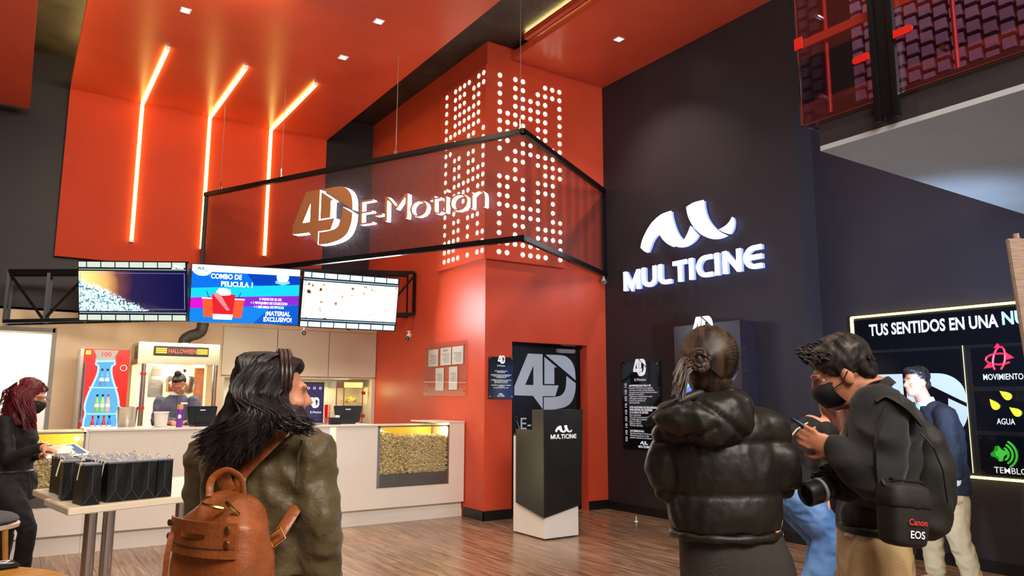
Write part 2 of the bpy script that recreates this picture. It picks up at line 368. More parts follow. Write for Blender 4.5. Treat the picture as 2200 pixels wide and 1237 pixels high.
B().box(*kb(XB-.075, XB-.055, 2.712, 2.798, 3.5, 4.95)).build('post_web', 'black_metal', rail)
for z, y0, y1, e in ((4.06, 2.55, 2.66, 2.55), (3.98, 2.85, 2.95, 2.95)):
    L = [(-y0 if e > 2.6 else -y1, -.03), (-e, -.03)]; L = ([(-y1, -.03), (-y1, .03)]+[(-e+.03*math.sin(a), .03*math.cos(a)) for a in np.linspace(0, PI, 9)]) if e == y0 else ([(-y0, .03), (-y0, -.03)]+[(-e-.03*math.sin(a), -.03*math.cos(a)) for a in np.linspace(0, PI, 9)])
    B().prism([(a*KB, c*KB) for a, c in L], kp(XB-.085, 0, z), (0, -1, 0), (0, 0, 1), .012).build('clamp', 'red_plastic', rail)
for y, z in ((3.28, 4.5), (3.28, 3.82), (2.35, 4.35), (2.35, 3.85)):
    B().cyl(kp(XB-.06, y, z), kp(XB+.0, y, z), .016, n=12).build('glass_fixing', 'chrome', rail)
for y in (3.26, 2.3): B().cyl(kp(XB+.03, y, 3.69), kp(XB+.03, y, 4.8), .013, n=10).build('baluster', 'red_plastic', rail)
B().box(*kb(XB-.02, XB+.0, -1.0, 3.5, 4.30, 4.37)).build('red_strip', 'red_paint', rail)  # red strip along the inner face of the glass
B().box(*kb(XB-.048, XB-.036, 3.43, 3.5, 4.29, 4.39)).build('strip_plate', 'red_plastic', rail)
lat = thing('reflection_lattice', 'added dark red screen of staggered square plates imitating a reflection in the balcony glass', 'screen', kp(XB+.5, 2, 3.69))
mat('plate_plum', srgb(140, 116, 140), .5, vary=.08)
mat('screen_red', srgb(150, 60, 56), .5)
B().box(*kb(XB+.55, XB+.58, .9, 3.34, 3.69, 5.6)).build('backing', 'screen_red', lat)
pl = None; g = .112  # added plates imitate squares reflected in the glass
for i in range(14):
    for j in range(13):
        y = 3.28-g*i; z = 3.74+g*j+(g/2 if i % 2 else 0); p = Vector(kp(XB+.5, y, z))
        if pl is None: pl = B().box(*kb(XB+.50, XB+.545, y-.040, y+.040, z-.040, z+.040)).build('plate', 'plate_plum', lat); pp0 = p
        else: share(pl, 'plate', p-pp0, lat)
# ------------------------------------------------------------------ glowing dot panels on the red column
def dot_panel(face):
    right = face == 'right'
    t = thing('light_panel', 'red relief panel with glowing dots on the '+('door side' if right else 'counter side')+' of the column', 'light panel', (X0, Y0, 3.18), 'glowing dot panels on the red column')
    if right: B().box(X0-.05, 6.04, Y0-.05, Y0, 3.175, 5.735).build('panel', 'red_paint', t, bevel=.003)
    else: B().box(X0-.05, X0, Y0, 8.995, 3.175, 5.735).build('panel', 'red_paint', t, bevel=.003)
    R = ['0-8,11-19', '4-7,9,11-14,18,19', '0-6,8-11,14-18', '0-5,7-9,11-16,18,19', '2-4,6-8,14,15,18,19', '1-6,8,9,11-19', '0-6,8-12,16,17,19', '0,1,7-17', '0-7,9,10,15-19']
    L = ['0-19', '5-7,17-19', '0-6,8-19', '0-5,8-12,15-17,19', '0-5,11-13', '0,3-6,8-12,14-17,19', '1-11,13,15', '0-5,7,10-12,15-17,19', '0,1,6-12,17-19']
    d0 = None
    for c, s in enumerate(R if right else L):
        for q in s.split(','):
            a, b = (q.split('-')+[q])[:2] if '-' in q else (q, q)
            for r in range(int(a), int(b)+1):
                z = 5.632-(5.632-3.28)*r/19
                p = Vector((4.982+.122*c, Y0-.05, z)) if right else Vector((X0-.05, 8.777-.1232*c, z))
                n = Vector((0, -1, 0)) if right else Vector((-1, 0, 0))
                if d0 is None:
                    d0 = B().cyl(p, p+n*.006, .031, n=20).build('glowing_dot', 'dot_glow', t); p0 = p.copy()
                else: share(d0, 'glowing_dot', p-p0, t)
dot_panel('right'); dot_panel('left')
# ================================================================== LOGO SHAPES (unit wide)
_z = lambda x, y: (lambda p: (-(p.y), p.z))(on(0, XW-.06, 1300+x/5.622, 420+y/5.622))
_wave = [
 [[(430, 630), (450, 540), (500, 430), (560, 335), (605, 288)], [(605, 288), (613, 345), (628, 405), (648, 462)], [(648, 462), (600, 505), (562, 570), (538, 635), (515, 690)], [(515, 690), (470, 668), (430, 630)]],
 [[(610, 280), (690, 222), (795, 185)], [(795, 185), (806, 265), (840, 380), (885, 475), (940, 540)], [(940, 540), (910, 580), (870, 607), (825, 618)], [(825, 618), (755, 582), (695, 525), (650, 450), (622, 365), (610, 280)]],
 [[(1030, 368), (1070, 425), (1120, 478)], [(1120, 478), (1080, 540), (1010, 595), (940, 622), (875, 620)], [(875, 620), (935, 560), (990, 470), (1030, 368)]],
 [[(980, 140), (1070, 85), (1185, 55)], [(1185, 55), (1195, 150), (1232, 270), (1300, 370), (1380, 440), (1470, 485)], [(1470, 485), (1400, 515), (1320, 525), (1250, 512)], [(1250, 512), (1150, 460), (1065, 370), (1005, 255), (980, 140)]],
 [[(1535, 258), (1552, 310), (1540, 400), (1505, 465)], [(1505, 465), (1440, 445), (1375, 410)], [(1375, 410), (1440, 375), (1495, 325), (1535, 258)]]]
WAVE_W = [[_z(*p) for p in outline(s)] for s in _wave]
_x0 = min(p[0] for L in WAVE_W for p in L); _x1 = max(p[0] for L in WAVE_W for p in L); _y0 = min(p[1] for L in WAVE_W for p in L)
WAVE = [[((p[0]-_x0)/(_x1-_x0), (p[1]-_y0)/(_x1-_x0)) for p in L] for L in WAVE_W]
_d = lambda L: [((x-228)/355, (428-y)/355*1.06) for x, y in L]
FOUR = [_d([(303, 113), (387, 113), (387, 290), (480, 290), (460, 352), (387, 352), (387, 426), (332, 351), (228, 348), (228, 300)])]
FOUR_H = _d([(334, 180), (334, 290), (288, 290)])
INNER = _d([(397, 128), (470, 185), (455, 187), (455, 283), (397, 283)])
D_UP = _d([(404, 115)]+smooth_side([(470, 113), (520, 118), (556, 145), (577, 190), (583, 258)], 4))
D_LOW = _d([(527, 234), (583, 276)]+smooth_side([(583, 276), (578, 330), (556, 385), (515, 415), (450, 428)], 4)+[(393, 428), (393, 358)]+smooth_side([(440, 358), (488, 350), (514, 325), (524, 285), (527, 234)], 4))
FD_LOOPS = [[FOUR[0], FOUR_H], [INNER], [D_UP], [D_LOW]]
FD = [shape2d(l, 0) for l in FD_LOOPS]
def lt_strokes():                        # letters of the wordmark, unit high: list of stroke outlines
    w = .195; W_ = {}
    W_['M'] = (1.02, [[(w/2, 0), (w/2, .98)], [(w/2, .93), (.51, .13), (1.02-w/2, .93)], [(1.02-w/2, .98), (1.02-w/2, 0)]])
    W_['U'] = (.86, [[(w/2, 1), (w/2, .40)]+arc(.43, .40, .43-w/2, 180, 360, 10, .40-w/2)+[(.86-w/2, 1)]])
    W_['L'] = (.70, [[(w/2, 1), (w/2, .36)]+arc(.36, .36, .36-w/2, 180, 270, 6)+[(.70, w/2)]])
    W_['T'] = (.76, [[(0, 1-w/2), (.76, 1-w/2)], [(.38, 1), (.38, 0)]])
    W_['I'] = (.25, [[(w/2, 0), (w/2, 1)]])
    c = [(.80, 1-w/2), (.46, 1-w/2)]+arc(.46, .5, .46-w/2, 90, 270, 12, .5-w/2)+[(.80, w/2)]
    W_['C'] = (.80, [c]); W_['E'] = (.82, [c, [(w/2, .5), (.80, .5)]])
    W_['N'] = (.86, [[(w/2, 0), (w/2, 1)], [(w/2, .95), (.86-w/2, .05)], [(.86-w/2, 0), (.86-w/2, 1)]])
    return W_, w
LTR, LTW = lt_strokes()
def wordmark():                          # outlines of the whole word, unit wide
    x = 0; out = []
    for ch in 'MULTICINE':
        a, st = LTR[ch]; out.append((ch, x, [[(p[0]+x, p[1]) for p in thick(s, LTW)] for s in st])); x += a+.13
    return out, x-.13
WORD, WORD_W = wordmark()
def put_logo(b, o, u, v, width, d=.0015):       # wave mark and word as flat print, o = lower left, width of the word
    w = Vector(u).cross(Vector(v)); o = Vector(o); u = Vector(u); v = Vector(v); s = width/WORD_W
    for ch, x, st in WORD:
        for L in st: b.prism([(p[0]*s, p[1]*s) for p in L], o, u, v, d)
    k = width*.66
    for L in WAVE: b.prism([(p[0]*k+width*.17, p[1]*k+s*1.35) for p in L], o, u, v, d)
    return b
def put_4d(b, o, u, v, width, d=.0015):
    o = Vector(o)+Vector(u).cross(Vector(v))*d
    for vf in FD: b.flat2d(vf, o, u, v, sx=width, sy=width)
    return b
def put_text(b, t, o, u, v, size, bold=0, align='LEFT', d=.0015, space=1.0, line=1.0, fit=None):
    vf = text2d(t, 1.0, bold, 0, align, space, line); sx = size
    if fit: a, c = width2d(vf); sx = fit/(c-a)
    return b.flat2d(vf, Vector(o)+Vector(u).cross(Vector(v))*d, u, v, sx=sx, sy=size)
UW, UZ = Vector((0, -1, 0)), Vector((0, 0, 1))          # along the charcoal walls (to the viewer's right) and up
UX = Vector((1, 0, 0))
# ------------------------------------------------------------------ glowing wall sign
mat('sign_return', srgb(60, 66, 110), .2, metal=.5, emit=(.20, .26, 1, 1), estr=1.6)
ws = thing('wall_sign', 'glowing white wave emblem and wordmark on the charcoal wall', 'sign', (XW, 6.2, 2.9))
for L in WAVE_W:
    cx = sum(p[0] for p in L)/len(L); cy = sum(p[1] for p in L)/len(L)
    a = B().prism([(p[0], p[1]) for p in L], (XW-.05, 0, 0), UW, UZ, .012).build('emblem_face', 'sign_white', ws)
    B().prism([(cx+(p[0]-cx)*.97, cy+(p[1]-cy)*.97) for p in L], (XW-.012, 0, 0), UW, UZ, .036).build('emblem_return', 'sign_return', a)
o1 = on(0, XW-.06, 1340, 625); o2 = on(0, XW-.06, 1638, 573); hgt = on(0, XW-.06, 1343, 583).z-o1.z
sw = (o1.y-o2.y)/WORD_W; sh = hgt
for ch, x, st in WORD:
    a = B()
    for L in st: a.prism([((p[0])*sw, p[1]*sh) for p in L], (XW-.05, o1.y, o1.z), UW, UZ, .012)
    a = a.build('letter', 'sign_white', ws)
    r = B()
    for L in st: r.prism([((p[0])*sw+.004, p[1]*sh-.002) for p in L], (XW-.012, o1.y, o1.z), UW, UZ, .036)
    r.build('letter_return', 'sign_return', a)
# ------------------------------------------------------------------ hanging perforated frame with lettering
HC, HL, HR = Vector((4.43, 6.41, 0)), Vector((2.12, 11.09, 0)), Vector((6.708, 7.703, 0)); ZB, ZTOP = 3.147, 4.341
def perforated():
    m = bpy.data.materials.new('perforated_sheet'); m.use_nodes = True; nt = m.node_tree; p = nt.nodes['Principled BSDF']
    p.inputs['Base Color'].default_value = srgb(62, 50, 54); p.inputs['Metallic'].default_value = .2; p.inputs['Roughness'].default_value = .5
    tc = nt.nodes.new('ShaderNodeTexCoord'); mp = nt.nodes.new('ShaderNodeMapping'); mp.inputs['Rotation'].default_value = (0, 0, math.radians(-26)); nt.links.new(tc.outputs['Object'], mp.inputs[0])
    v = nt.nodes.new('ShaderNodeTexVoronoi'); v.inputs['Scale'].default_value = 55; v.inputs['Randomness'].default_value = 0; nt.links.new(mp.outputs[0], v.inputs['Vector'])
    r = nt.nodes.new('ShaderNodeMapRange'); r.inputs[1].default_value = .42; r.inputs[2].default_value = .62; r.inputs[3].default_value = .12; r.inputs[4].default_value = .52; nt.links.new(v.outputs['Distance'], r.inputs[0])
    nt.links.new(r.outputs[0], p.inputs['Alpha']); M['perforated_sheet'] = m
perforated()
hs = thing('hanging_sign_frame', 'black perforated metal frame hanging on wires above the counter', 'sign frame', (HC.x, HC.y, ZB))
for nm, a, b in (('front', HL, HC), ('side', HC, HR)):
    d = (b-a).normalized(); zu = Vector((0, 0, 1))
    B().obox(((a+b)/2)+zu*((ZB+ZTOP)/2), ((b-a).length, .004, ZTOP-ZB), d, zu.cross(d)).build(nm+'_sheet', 'perforated_sheet', hs)
    for z in (ZB, ZTOP):
        B().beam(a+zu*z-d*.03, b+zu*z+d*.03, .06, .06).build(nm+'_rail', 'black_metal', hs, bevel=.004)
for p in (HL, HR): B().beam(p+Vector((0, 0, ZB)), p+Vector((0, 0, ZTOP)), .05).build('end_post', 'black_metal', hs, bevel=.004)
B().beam((HC+HR)/2*1+Vector((0, 0, ZB-.03)), HR+Vector((0, 0, ZB-.03)), .05, .012).build('lower_lip', 'black_metal', hs)
fd = (HC-HL).normalized(); fn = fd.cross(Vector((0, 0, 1)))        # outward normal of the front sheet (towards the hall)
for k, (px_, zt) in enumerate(((472, 5.0), (603, ZL), (850, ZL), (1118, CEIL))):
    p = onp(HL, fn, px_, 430-(px_-445)*.193); p.z = ZTOP+.03
    t = thing('hanger_wire', ['thin hanger wire holding the sign frame, first from the counter wall', 'second thin hanger wire, in front of the third LED strip', 'third thin hanger wire, above the lettering', 'thin hanger wire at the corner of the sign frame'][k], 'wire', p, 'hanger wires of the sign frame')
    B().cyl(p+Vector((0, 0, .1)), (p.x, p.y, ZL if k < 3 else CEIL), .0035, n=6).build('cable', 'grey_plastic', t)
    B().cyl(p, p+Vector((0, 0, .12)), .009, n=8).build('turnbuckle', 'chrome', t)
    B().tube([p+Vector((0, .0, .03))+Vector((fd.x*math.cos(a), fd.y*math.cos(a), math.sin(a)))*.022 for a in np.linspace(0, 2*PI, 13)[:-1]], .004, 6, True).build('ring', 'chrome', t)
mat('sign_tan', srgb(166, 112, 76), .35, metal=.25)
fo = HL+fn*.06
def fpt(x, y): return onp(fo, fn, x, y)
zu = Vector((0, 0, 1))
es = thing('lettering_sign', 'tan lettering with white lit edges on the hanging frame', 'sign', fpt(640, 520))
pA, pB, pC = fpt(634, 527), fpt(762, 500), fpt(700, 405)
wid = (pB-pA).dot(fd); o = fpt(634, 500); zlo = fpt(694, 527).z; zhi = fpt(715, 406).z
for vf, L in zip(FD, FD_LOOPS):
    hh = (zhi-zlo)/.94
    base = Vector((pA.x, pA.y, zlo))
    s2 = shape2d([[(p[0]*wid, p[1]*hh) for p in l] for l in L], .10)
    a = B().flat2d(s2, base, fd, zu, fn).build('numeral_side', 'sign_edge', es)
    s3 = shape2d([[(p[0]*wid, p[1]*hh) for p in l] for l in L], .006)
    B().flat2d(s3, base+fn*.054, fd, zu, fn).build('numeral_face', 'sign_tan', a)
x = fpt(778, 486); xe = fpt(1046, 440); tw = (xe-x).dot(fd); hE = fpt(795, 428).z-fpt(795, 484).z
chars = []; cx = 0
for ch in 'E-Motion':
    vf = text2d(ch, 1.0, -.026, 0.09); a, b = width2d(vf); chars.append((ch, cx-a)); cx += (b-a)+.075
sx = tw/(cx-.075); sy = hE/.70
for ch, ox in chars:
    base = Vector((x.x, x.y, fpt(795, 484).z))+fd*(ox*sx)
    a = B().flat2d(text2d(ch, 1.0, -.026, .075), base, fd, zu, fn, sx=sx, sy=sy).build('letter_side', 'sign_edge', es)
    B().flat2d(text2d(ch, 1.0, -.022, .006), base+fn*.042, fd, zu, fn, sx=sx, sy=sy).build('letter_face', 'sign_tan', a)
# ------------------------------------------------------------------ door with the big 4D
YD = Y0+.13
dr = thing('theatre_door', 'black theatre door with large white 4D numerals in the red column', 'door', ((DX0+DX1)/2, YD, 0)); dr['kind'] = 'structure'
del dr['category']; dr.name = 'door_1'
B().box(DX0, DX1-.09, YD, YD+.05, 0, DZ-.03).build('door_leaf', 'black_satin', dr)
B().box(DX0, DX1, YD-.02, YD+.06, DZ-.04, DZ).build('frame_head', 'black_metal', dr); B().box(DX1-.09, DX1, YD+.02, YD+.06, 0, DZ-.04).build('frame_jamb', 'black_metal', dr)
p0 = on(1, YD, 1104.5, 880); p1 = on(1, YD, 1237, 878)
mat('door_print', srgb(196, 214, 236), .35)
b4 = B(); hk = (on(1, YD, 1170, 761).z-p0.z)/.94
for vf in FD: b4.flat2d(vf, (p0.x, YD-.004, p0.z), UX, UZ, sx=p1.x-p0.x, sy=hk)
b4.build('numerals', 'door_print', dr)
q = on(1, YD, 1116, 922); be = B(); put_text(be, 'E-Motion', (q.x, YD-.002, q.z), UX, UZ, .21, fit=.82)
be.build('door_lettering', 'door_print', dr)
hp = on(1, YD, 1108, 898); B().tube([(hp.x+.045*math.cos(a)*r, YD-.01, hp.z+.045*math.sin(a)*r) for a, r in [(k*.5, .25+.06*k) for k in range(11)]]+[(hp.x+.06, YD-.01, hp.z-.16)], .008, 8).build('pull_handle', 'chrome', dr)
c0 = on(1, YD-.06, 1203, 753); B().box(c0.x-.02, c0.x+.24, YD-.07, YD, c0.z-.03, c0.z+.02).cyl((c0.x-.04, YD-.04, c0.z), (c0.x+.26, YD-.04, c0.z), .026).build('door_closer', 'grey_plastic', dr, bevel=.003)
B().beam((c0.x+.02, YD-.05, c0.z+.075), (c0.x+.26, YD-.05, c0.z+.07), .018, .012).build('closer_arm', 'chrome', dr)
# ------------------------------------------------------------------ plaques and notices
def plaque(name, label, O, u, w, h, n):
    t = thing(name, label, 'plaque', O); O = Vector(O)
    B().obox(O+u*(w/2)+UZ*(h/2)+n*.02, (w, h, .008), u, UZ).build('acrylic_sheet', 'black_gloss', t)
    for a, c in ((.05, .05), (.95, .05), (.05, .97), (.95, .97)):
        p = O+u*(w*a)+UZ*(h*c); B().cyl(p, p+n*.03, .008, n=10).build('standoff', 'chrome', t)
    return t
mat('black_gloss', srgb(14, 15, 20), .08, spec=.7)
nX = Vector((-1, 0, 0)); nY = Vector((0, -1, 0))
a = on(1, Y0, 1047.5, 856); c = on(1, Y0, 1100, 768); pw, ph = c.x-a.x, c.z-a.z
t = plaque('door_plaque', 'small black plaque with centred white text to the side of the theatre door', (a.x, Y0, a.z), UX, pw, ph, nY)
b = B(); O = Vector((a.x, Y0-.026, a.z))
put_4d(b, O+UX*pw*.36+UZ*ph*.84, UX, UZ, pw*.30); put_text(b, 'E-Motion', O+UX*pw*.5+UZ*ph*.77, UX, UZ, .032, align='CENTER')
for k, ln in enumerate(['ESTE CONTENIDO EN 4D', 'PUEDE MOVERSE', '', 'MULTICINE NO SE HACE RESPONSABLE', 'POR LA PERDIDA DE OBJETOS', 'NI PERTENENCIAS', '', 'LA EMPRESA SE RESERVA EL DERECHO', 'PARA EVITAR LA REVENTA', 'DEL PRECIO DE LA SALA', '', 'NO SUBIR EL VOLUMEN NI TROPEZAR', 'Y CONSULTAR', 'EN CASO DE DUDA AL STAFF']):
    if ln: put_text(b, ln, O+UX*pw*.5+UZ*ph*(.65-.031*k), UX, UZ, .0175, .01, align='CENTER', fit=pw*min(.84, .026*len(ln)))
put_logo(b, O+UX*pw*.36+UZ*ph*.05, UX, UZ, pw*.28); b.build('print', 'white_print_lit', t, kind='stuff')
a = on(0, XW, 1342, 962); c = on(0, XW, 1419, 775); pw, ph = 7.42-on(0, XW, 1419, 775).y, c.z-a.z; pw = a.y-c.y
t = plaque('warning_plaque', 'tall black plaque of white warning text on the charcoal wall', (XW, a.y, a.z), UW, pw, ph, nX)
b = B(); O = Vector((XW-.026, a.y, a.z)); PZ = lambda f: UZ*ph*f
put_4d(b, O+UW*pw*.32+PZ(.835), UW, UZ, pw*.34); put_text(b, 'E-Motion', O+UW*pw*.5+PZ(.78), UW, UZ, .05, align='CENTER', fit=pw*.3)
for tx, f, s, bo, wd in (('ADVERTENCIAS SALA 4D', .715, .036, .03, .58), ('El sistema 4D E-Motion esta equipado', .69, .03, 0, .62), ('con butacas moviles y efectos especiales', .666, .03, 0, .66), ('que pueden causar mareos, dolores de cabeza o', .642, .03, 0, .74), ('perdida del equilibrio.', .618, .03, 0, .4), ('Tenga esto en consideracion si usted', .594, .03, 0, .6), ('sufre alguna condicion que', .57, .03, 0, .45), ('pueda verse agravada con', .546, .03, 0, .42), ('este espectaculo.', .522, .03, 0, .28),
    ('POR RAZONES DE SEGURIDAD,', .465, .036, .03, .74), ('POR FAVOR NO INGRESE', .436, .036, .03, .6), ('A LA SALA SI USTED:', .407, .036, .03, .5), ('Esta embarazada', .38, .03, 0, .3), ('Tiene niños menores que deban', .356, .03, 0, .5), ('Considera algun impedimento', .332, .03, 0, .5), ('para ver efectos', .308, .03, 0, .3), ('Objetos metalicos', .284, .03, 0, .3), ('Prendas delicadas', .26, .03, 0, .34), ('ACCESIBILIDAD:', .195, .036, .03, .38), ('Apto para personas en silla de ruedas', .17, .03, 0, .6), ('Apto para personas en silla', .146, .03, 0, .5), ('pueden trasladarse a la butaca', .122, .03, 0, .56)):
    put_text(b, tx, O+UW*pw*.2+PZ(f), UW, UZ, s, bo, fit=pw*wd)
put_logo(b, O+UW*pw*.42+PZ(.02), UW, UZ, pw*.3)
for k in range(9):
    p = O+UW*pw*.1+PZ(.74-.078*k); b.tube([p+UW*(.016*math.cos(q*PI/3+k))+UZ*(.016*math.sin(q*PI/3+k))*(1+(k % 3)*.2)-nX*.0 for q in range(6)], .003, 4, True); b.obox(p-UZ*.034, (.04, .006, .002), UW, UZ)
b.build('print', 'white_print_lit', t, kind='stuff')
# permits behind clear acrylic on the column
t = thing('notice_frame', 'clear acrylic frame holding five small paper permits on the red column', 'notice', on(0, X0, 1000, 850))
A = on(0, X0-.02, 912, 742); C_ = on(0, X0-.02, 1001, 850); uy = Vector((0, -1, 0))
B().box(X0-.024, X0-.018, C_.y, A.y, on(0, X0, 1000, 850).z, on(0, X0, 1000, 730).z).build('acrylic_sheet', 'acrylic', t)
zq0, zq1 = on(0, X0, 1000, 850).z, on(0, X0, 1000, 730).z
for y in (A.y-.06, C_.y+.06):
    for z in (zq0+.06, zq1-.06): B().cyl((X0, y, z), (X0-.03, y, z), .007, n=10).build('standoff', 'gold_metal', t)
for (x0, x1, y0, y1) in ((920, 941, 752, 788), (946, 969, 748, 785), (971, 995, 745, 783), (935, 953, 791, 839), (964, 982, 788, 837)):
    pa = on(0, X0-.012, x0, y1); pb = on(0, X0-.012, x1, (y0+y1)/2); pc = on(0, X0-.012, x0, y0)
    s = B().box(X0-.012, X0-.010, pb.y, pa.y, pa.z, pc.z).build('permit_sheet', 'paper', t)
    b = B(); wd = pa.y-pb.y
    if x0 == 946: put_text(b, 'NIT', Vector((X0-.0125, pa.y-wd*.5, pc.z-.05)), UW, UZ, .035, .02, 'CENTER', d=.001, fit=wd*.5)
    for k in range(6): b.box(X0-.0131, X0-.0125, pb.y+wd*.15, pa.y-wd*(.15+.1*(k % 3)), pc.z-.085-.022*k, pc.z-.08-.022*k)
    b.build('permit_print', 'ink', s)
# ------------------------------------------------------------------ black totem with screen beside the plaques
a = on(0, XW-.25, 1447, 702); c = on(0, XW-.25, 1590, 695)
t = thing('totem', 'black box totem with 4D emblem and blue screen against the charcoal wall', 'display', (XW-.12, (a.y+c.y)/2, 0))
B().box(XW-.25, XW-.002, c.y, a.y, 0, a.z).build('cabinet', 'totem_black' if 'totem_black' in M else mat('totem_black', srgb(40, 32, 40), .3, vary=.1, stretch=(1, 6, 1)), t, bevel=.004)
q = on(0, XW-.25, 1488, 737); r = on(0, XW-.25, 1534, 737); b = B(); O = Vector((XW-.252, q.y, q.z)); put_4d(b, O, UW, UZ, q.y-r.y, .004); b.build('emblem', 'sign_white2' if 'sign_white2' in M else glow('sign_white2', (.95, .95, 1, 1), 1.0), t)
q = on(0, XW-.25, 1474, 762); b = B(); put_text(b, 'E-Motion', Vector((XW-.252, q.y, q.z)), UW, UZ, .13, fit=.45, d=.003); b.build('lettering', 'print_white', t)
q = on(0, XW-.25, 1468, 766); r = on(0, XW-.25, 1560, 850)
def screen_blue():
    m = mat('screen_blue', (0, 0, 0, 1), .2); nt = m.node_tree; p = nt.nodes['Principled BSDF']; tc = nt.nodes.new('ShaderNodeTexCoord'); n = nt.nodes.new('ShaderNodeTexNoise'); n.inputs['Scale'].default_value = 7; n.inputs['Detail'].default_value = 6; n.inputs['Distortion'].default_value = 1.5
    cr = nt.nodes.new('ShaderNodeValToRGB'); e = cr.color_ramp.elements; e[0].position = .3; e[0].color = srgb(20, 40, 160); e[1].position = .75; e[1].color = srgb(150, 225, 255); e.new(.5).color = srgb(30, 120, 240); e.new(.4).color = srgb(120, 70, 220)
    nt.links.new(tc.outputs['Object'], n.inputs['Vector']); nt.links.new(n.outputs['Fac'], cr.inputs[0]); nt.links.new(cr.outputs[0], p.inputs['Emission Color']); p.inputs['Emission Strength'].default_value = 1.4
screen_blue()
B().box(XW-.262, XW-.25, r.y, q.y, r.z-.1, q.z).build('screen', 'screen_blue', t); B().box(XW-.258, XW-.25, r.y-.02, q.y+.02, r.z-.12, q.z+.02).build('screen_bezel', 'black_satin', t)
# ------------------------------------------------------------------ long display board on the recessed wall
em0 = glow('seam_glow', (1, .9, .5, 1), 1.0)
t = thing('display_board', 'wide black display board framed by a yellow LED strip, with coloured effect icons', 'display', (XT, 3.5, .8))
BY0, BY1, BZ0, BZ1 = 2.2, 4.305, .795, 2.265
B().box(XT-.02, XT, BY0, BY1, BZ0, BZ1).build('backing', 'black_satin', t)
gp = lambda x, y: on(0, XT-.04, x, y)
B().box(XT-.05, XT-.02, BY1-.012, BY1+.006, BZ0, BZ1).build('led_edge', 'led_yellow', t); B().box(XT-.05, XT-.02, BY0, BY1, BZ1-.006, BZ1+.012).build('led_edge', 'led_yellow', t); B().box(XT-.05, XT-.02, BY0, BY1, BZ0-.018, BZ0).build('led_edge', 'led_yellow', t)
B().box(XT-.036, XT-.03, BY0, BY1-.03, 1.93, BZ1-.03).build('header_panel', 'black_gloss', t)
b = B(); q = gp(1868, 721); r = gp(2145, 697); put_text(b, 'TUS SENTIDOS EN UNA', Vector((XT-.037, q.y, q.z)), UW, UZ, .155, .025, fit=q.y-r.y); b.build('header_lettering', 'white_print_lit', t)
b = B(); q = gp(2152, 697); put_text(b, 'NUEVA', Vector((XT-.037, q.y, q.z)), UW, UZ, .155, .03, fit=.42); b.build('header_accent', 'header_blue' if 'header_blue' in M else mat('header_blue', srgb(170, 225, 245), .4, emit=srgb(150, 215, 245), estr=.3), t)
B().box(XT-.036, XT-.03, 3.29, BY1-.03, .84, 1.90).build('big_panel', 'black_gloss', t)
B().box(XT-.038, XT-.03, 3.264, 3.268, .82, 1.93).build('bright_seam', em0, t)
b = B()
q = gp(1850, 930); r = gp(2072, 790); k = q.y-r.y
for vf in FD: b.flat2d(vf, Vector((XT-.04, q.y, 1.10)), UW, UZ, sx=k, sy=(1.69-1.10)/.94)
b.build('big_numerals', 'numeral_print' if 'numeral_print' in M else mat('numeral_print', srgb(196, 208, 226), .45), t)
mat('icon_red', srgb(226, 42, 74), .4, emit=srgb(226, 42, 74), estr=.15); mat('icon_yellow', srgb(226, 226, 50), .4, emit=srgb(226, 226, 50), estr=.15); mat('icon_green', srgb(70, 206, 62), .4, emit=srgb(70, 206, 62), estr=.15)
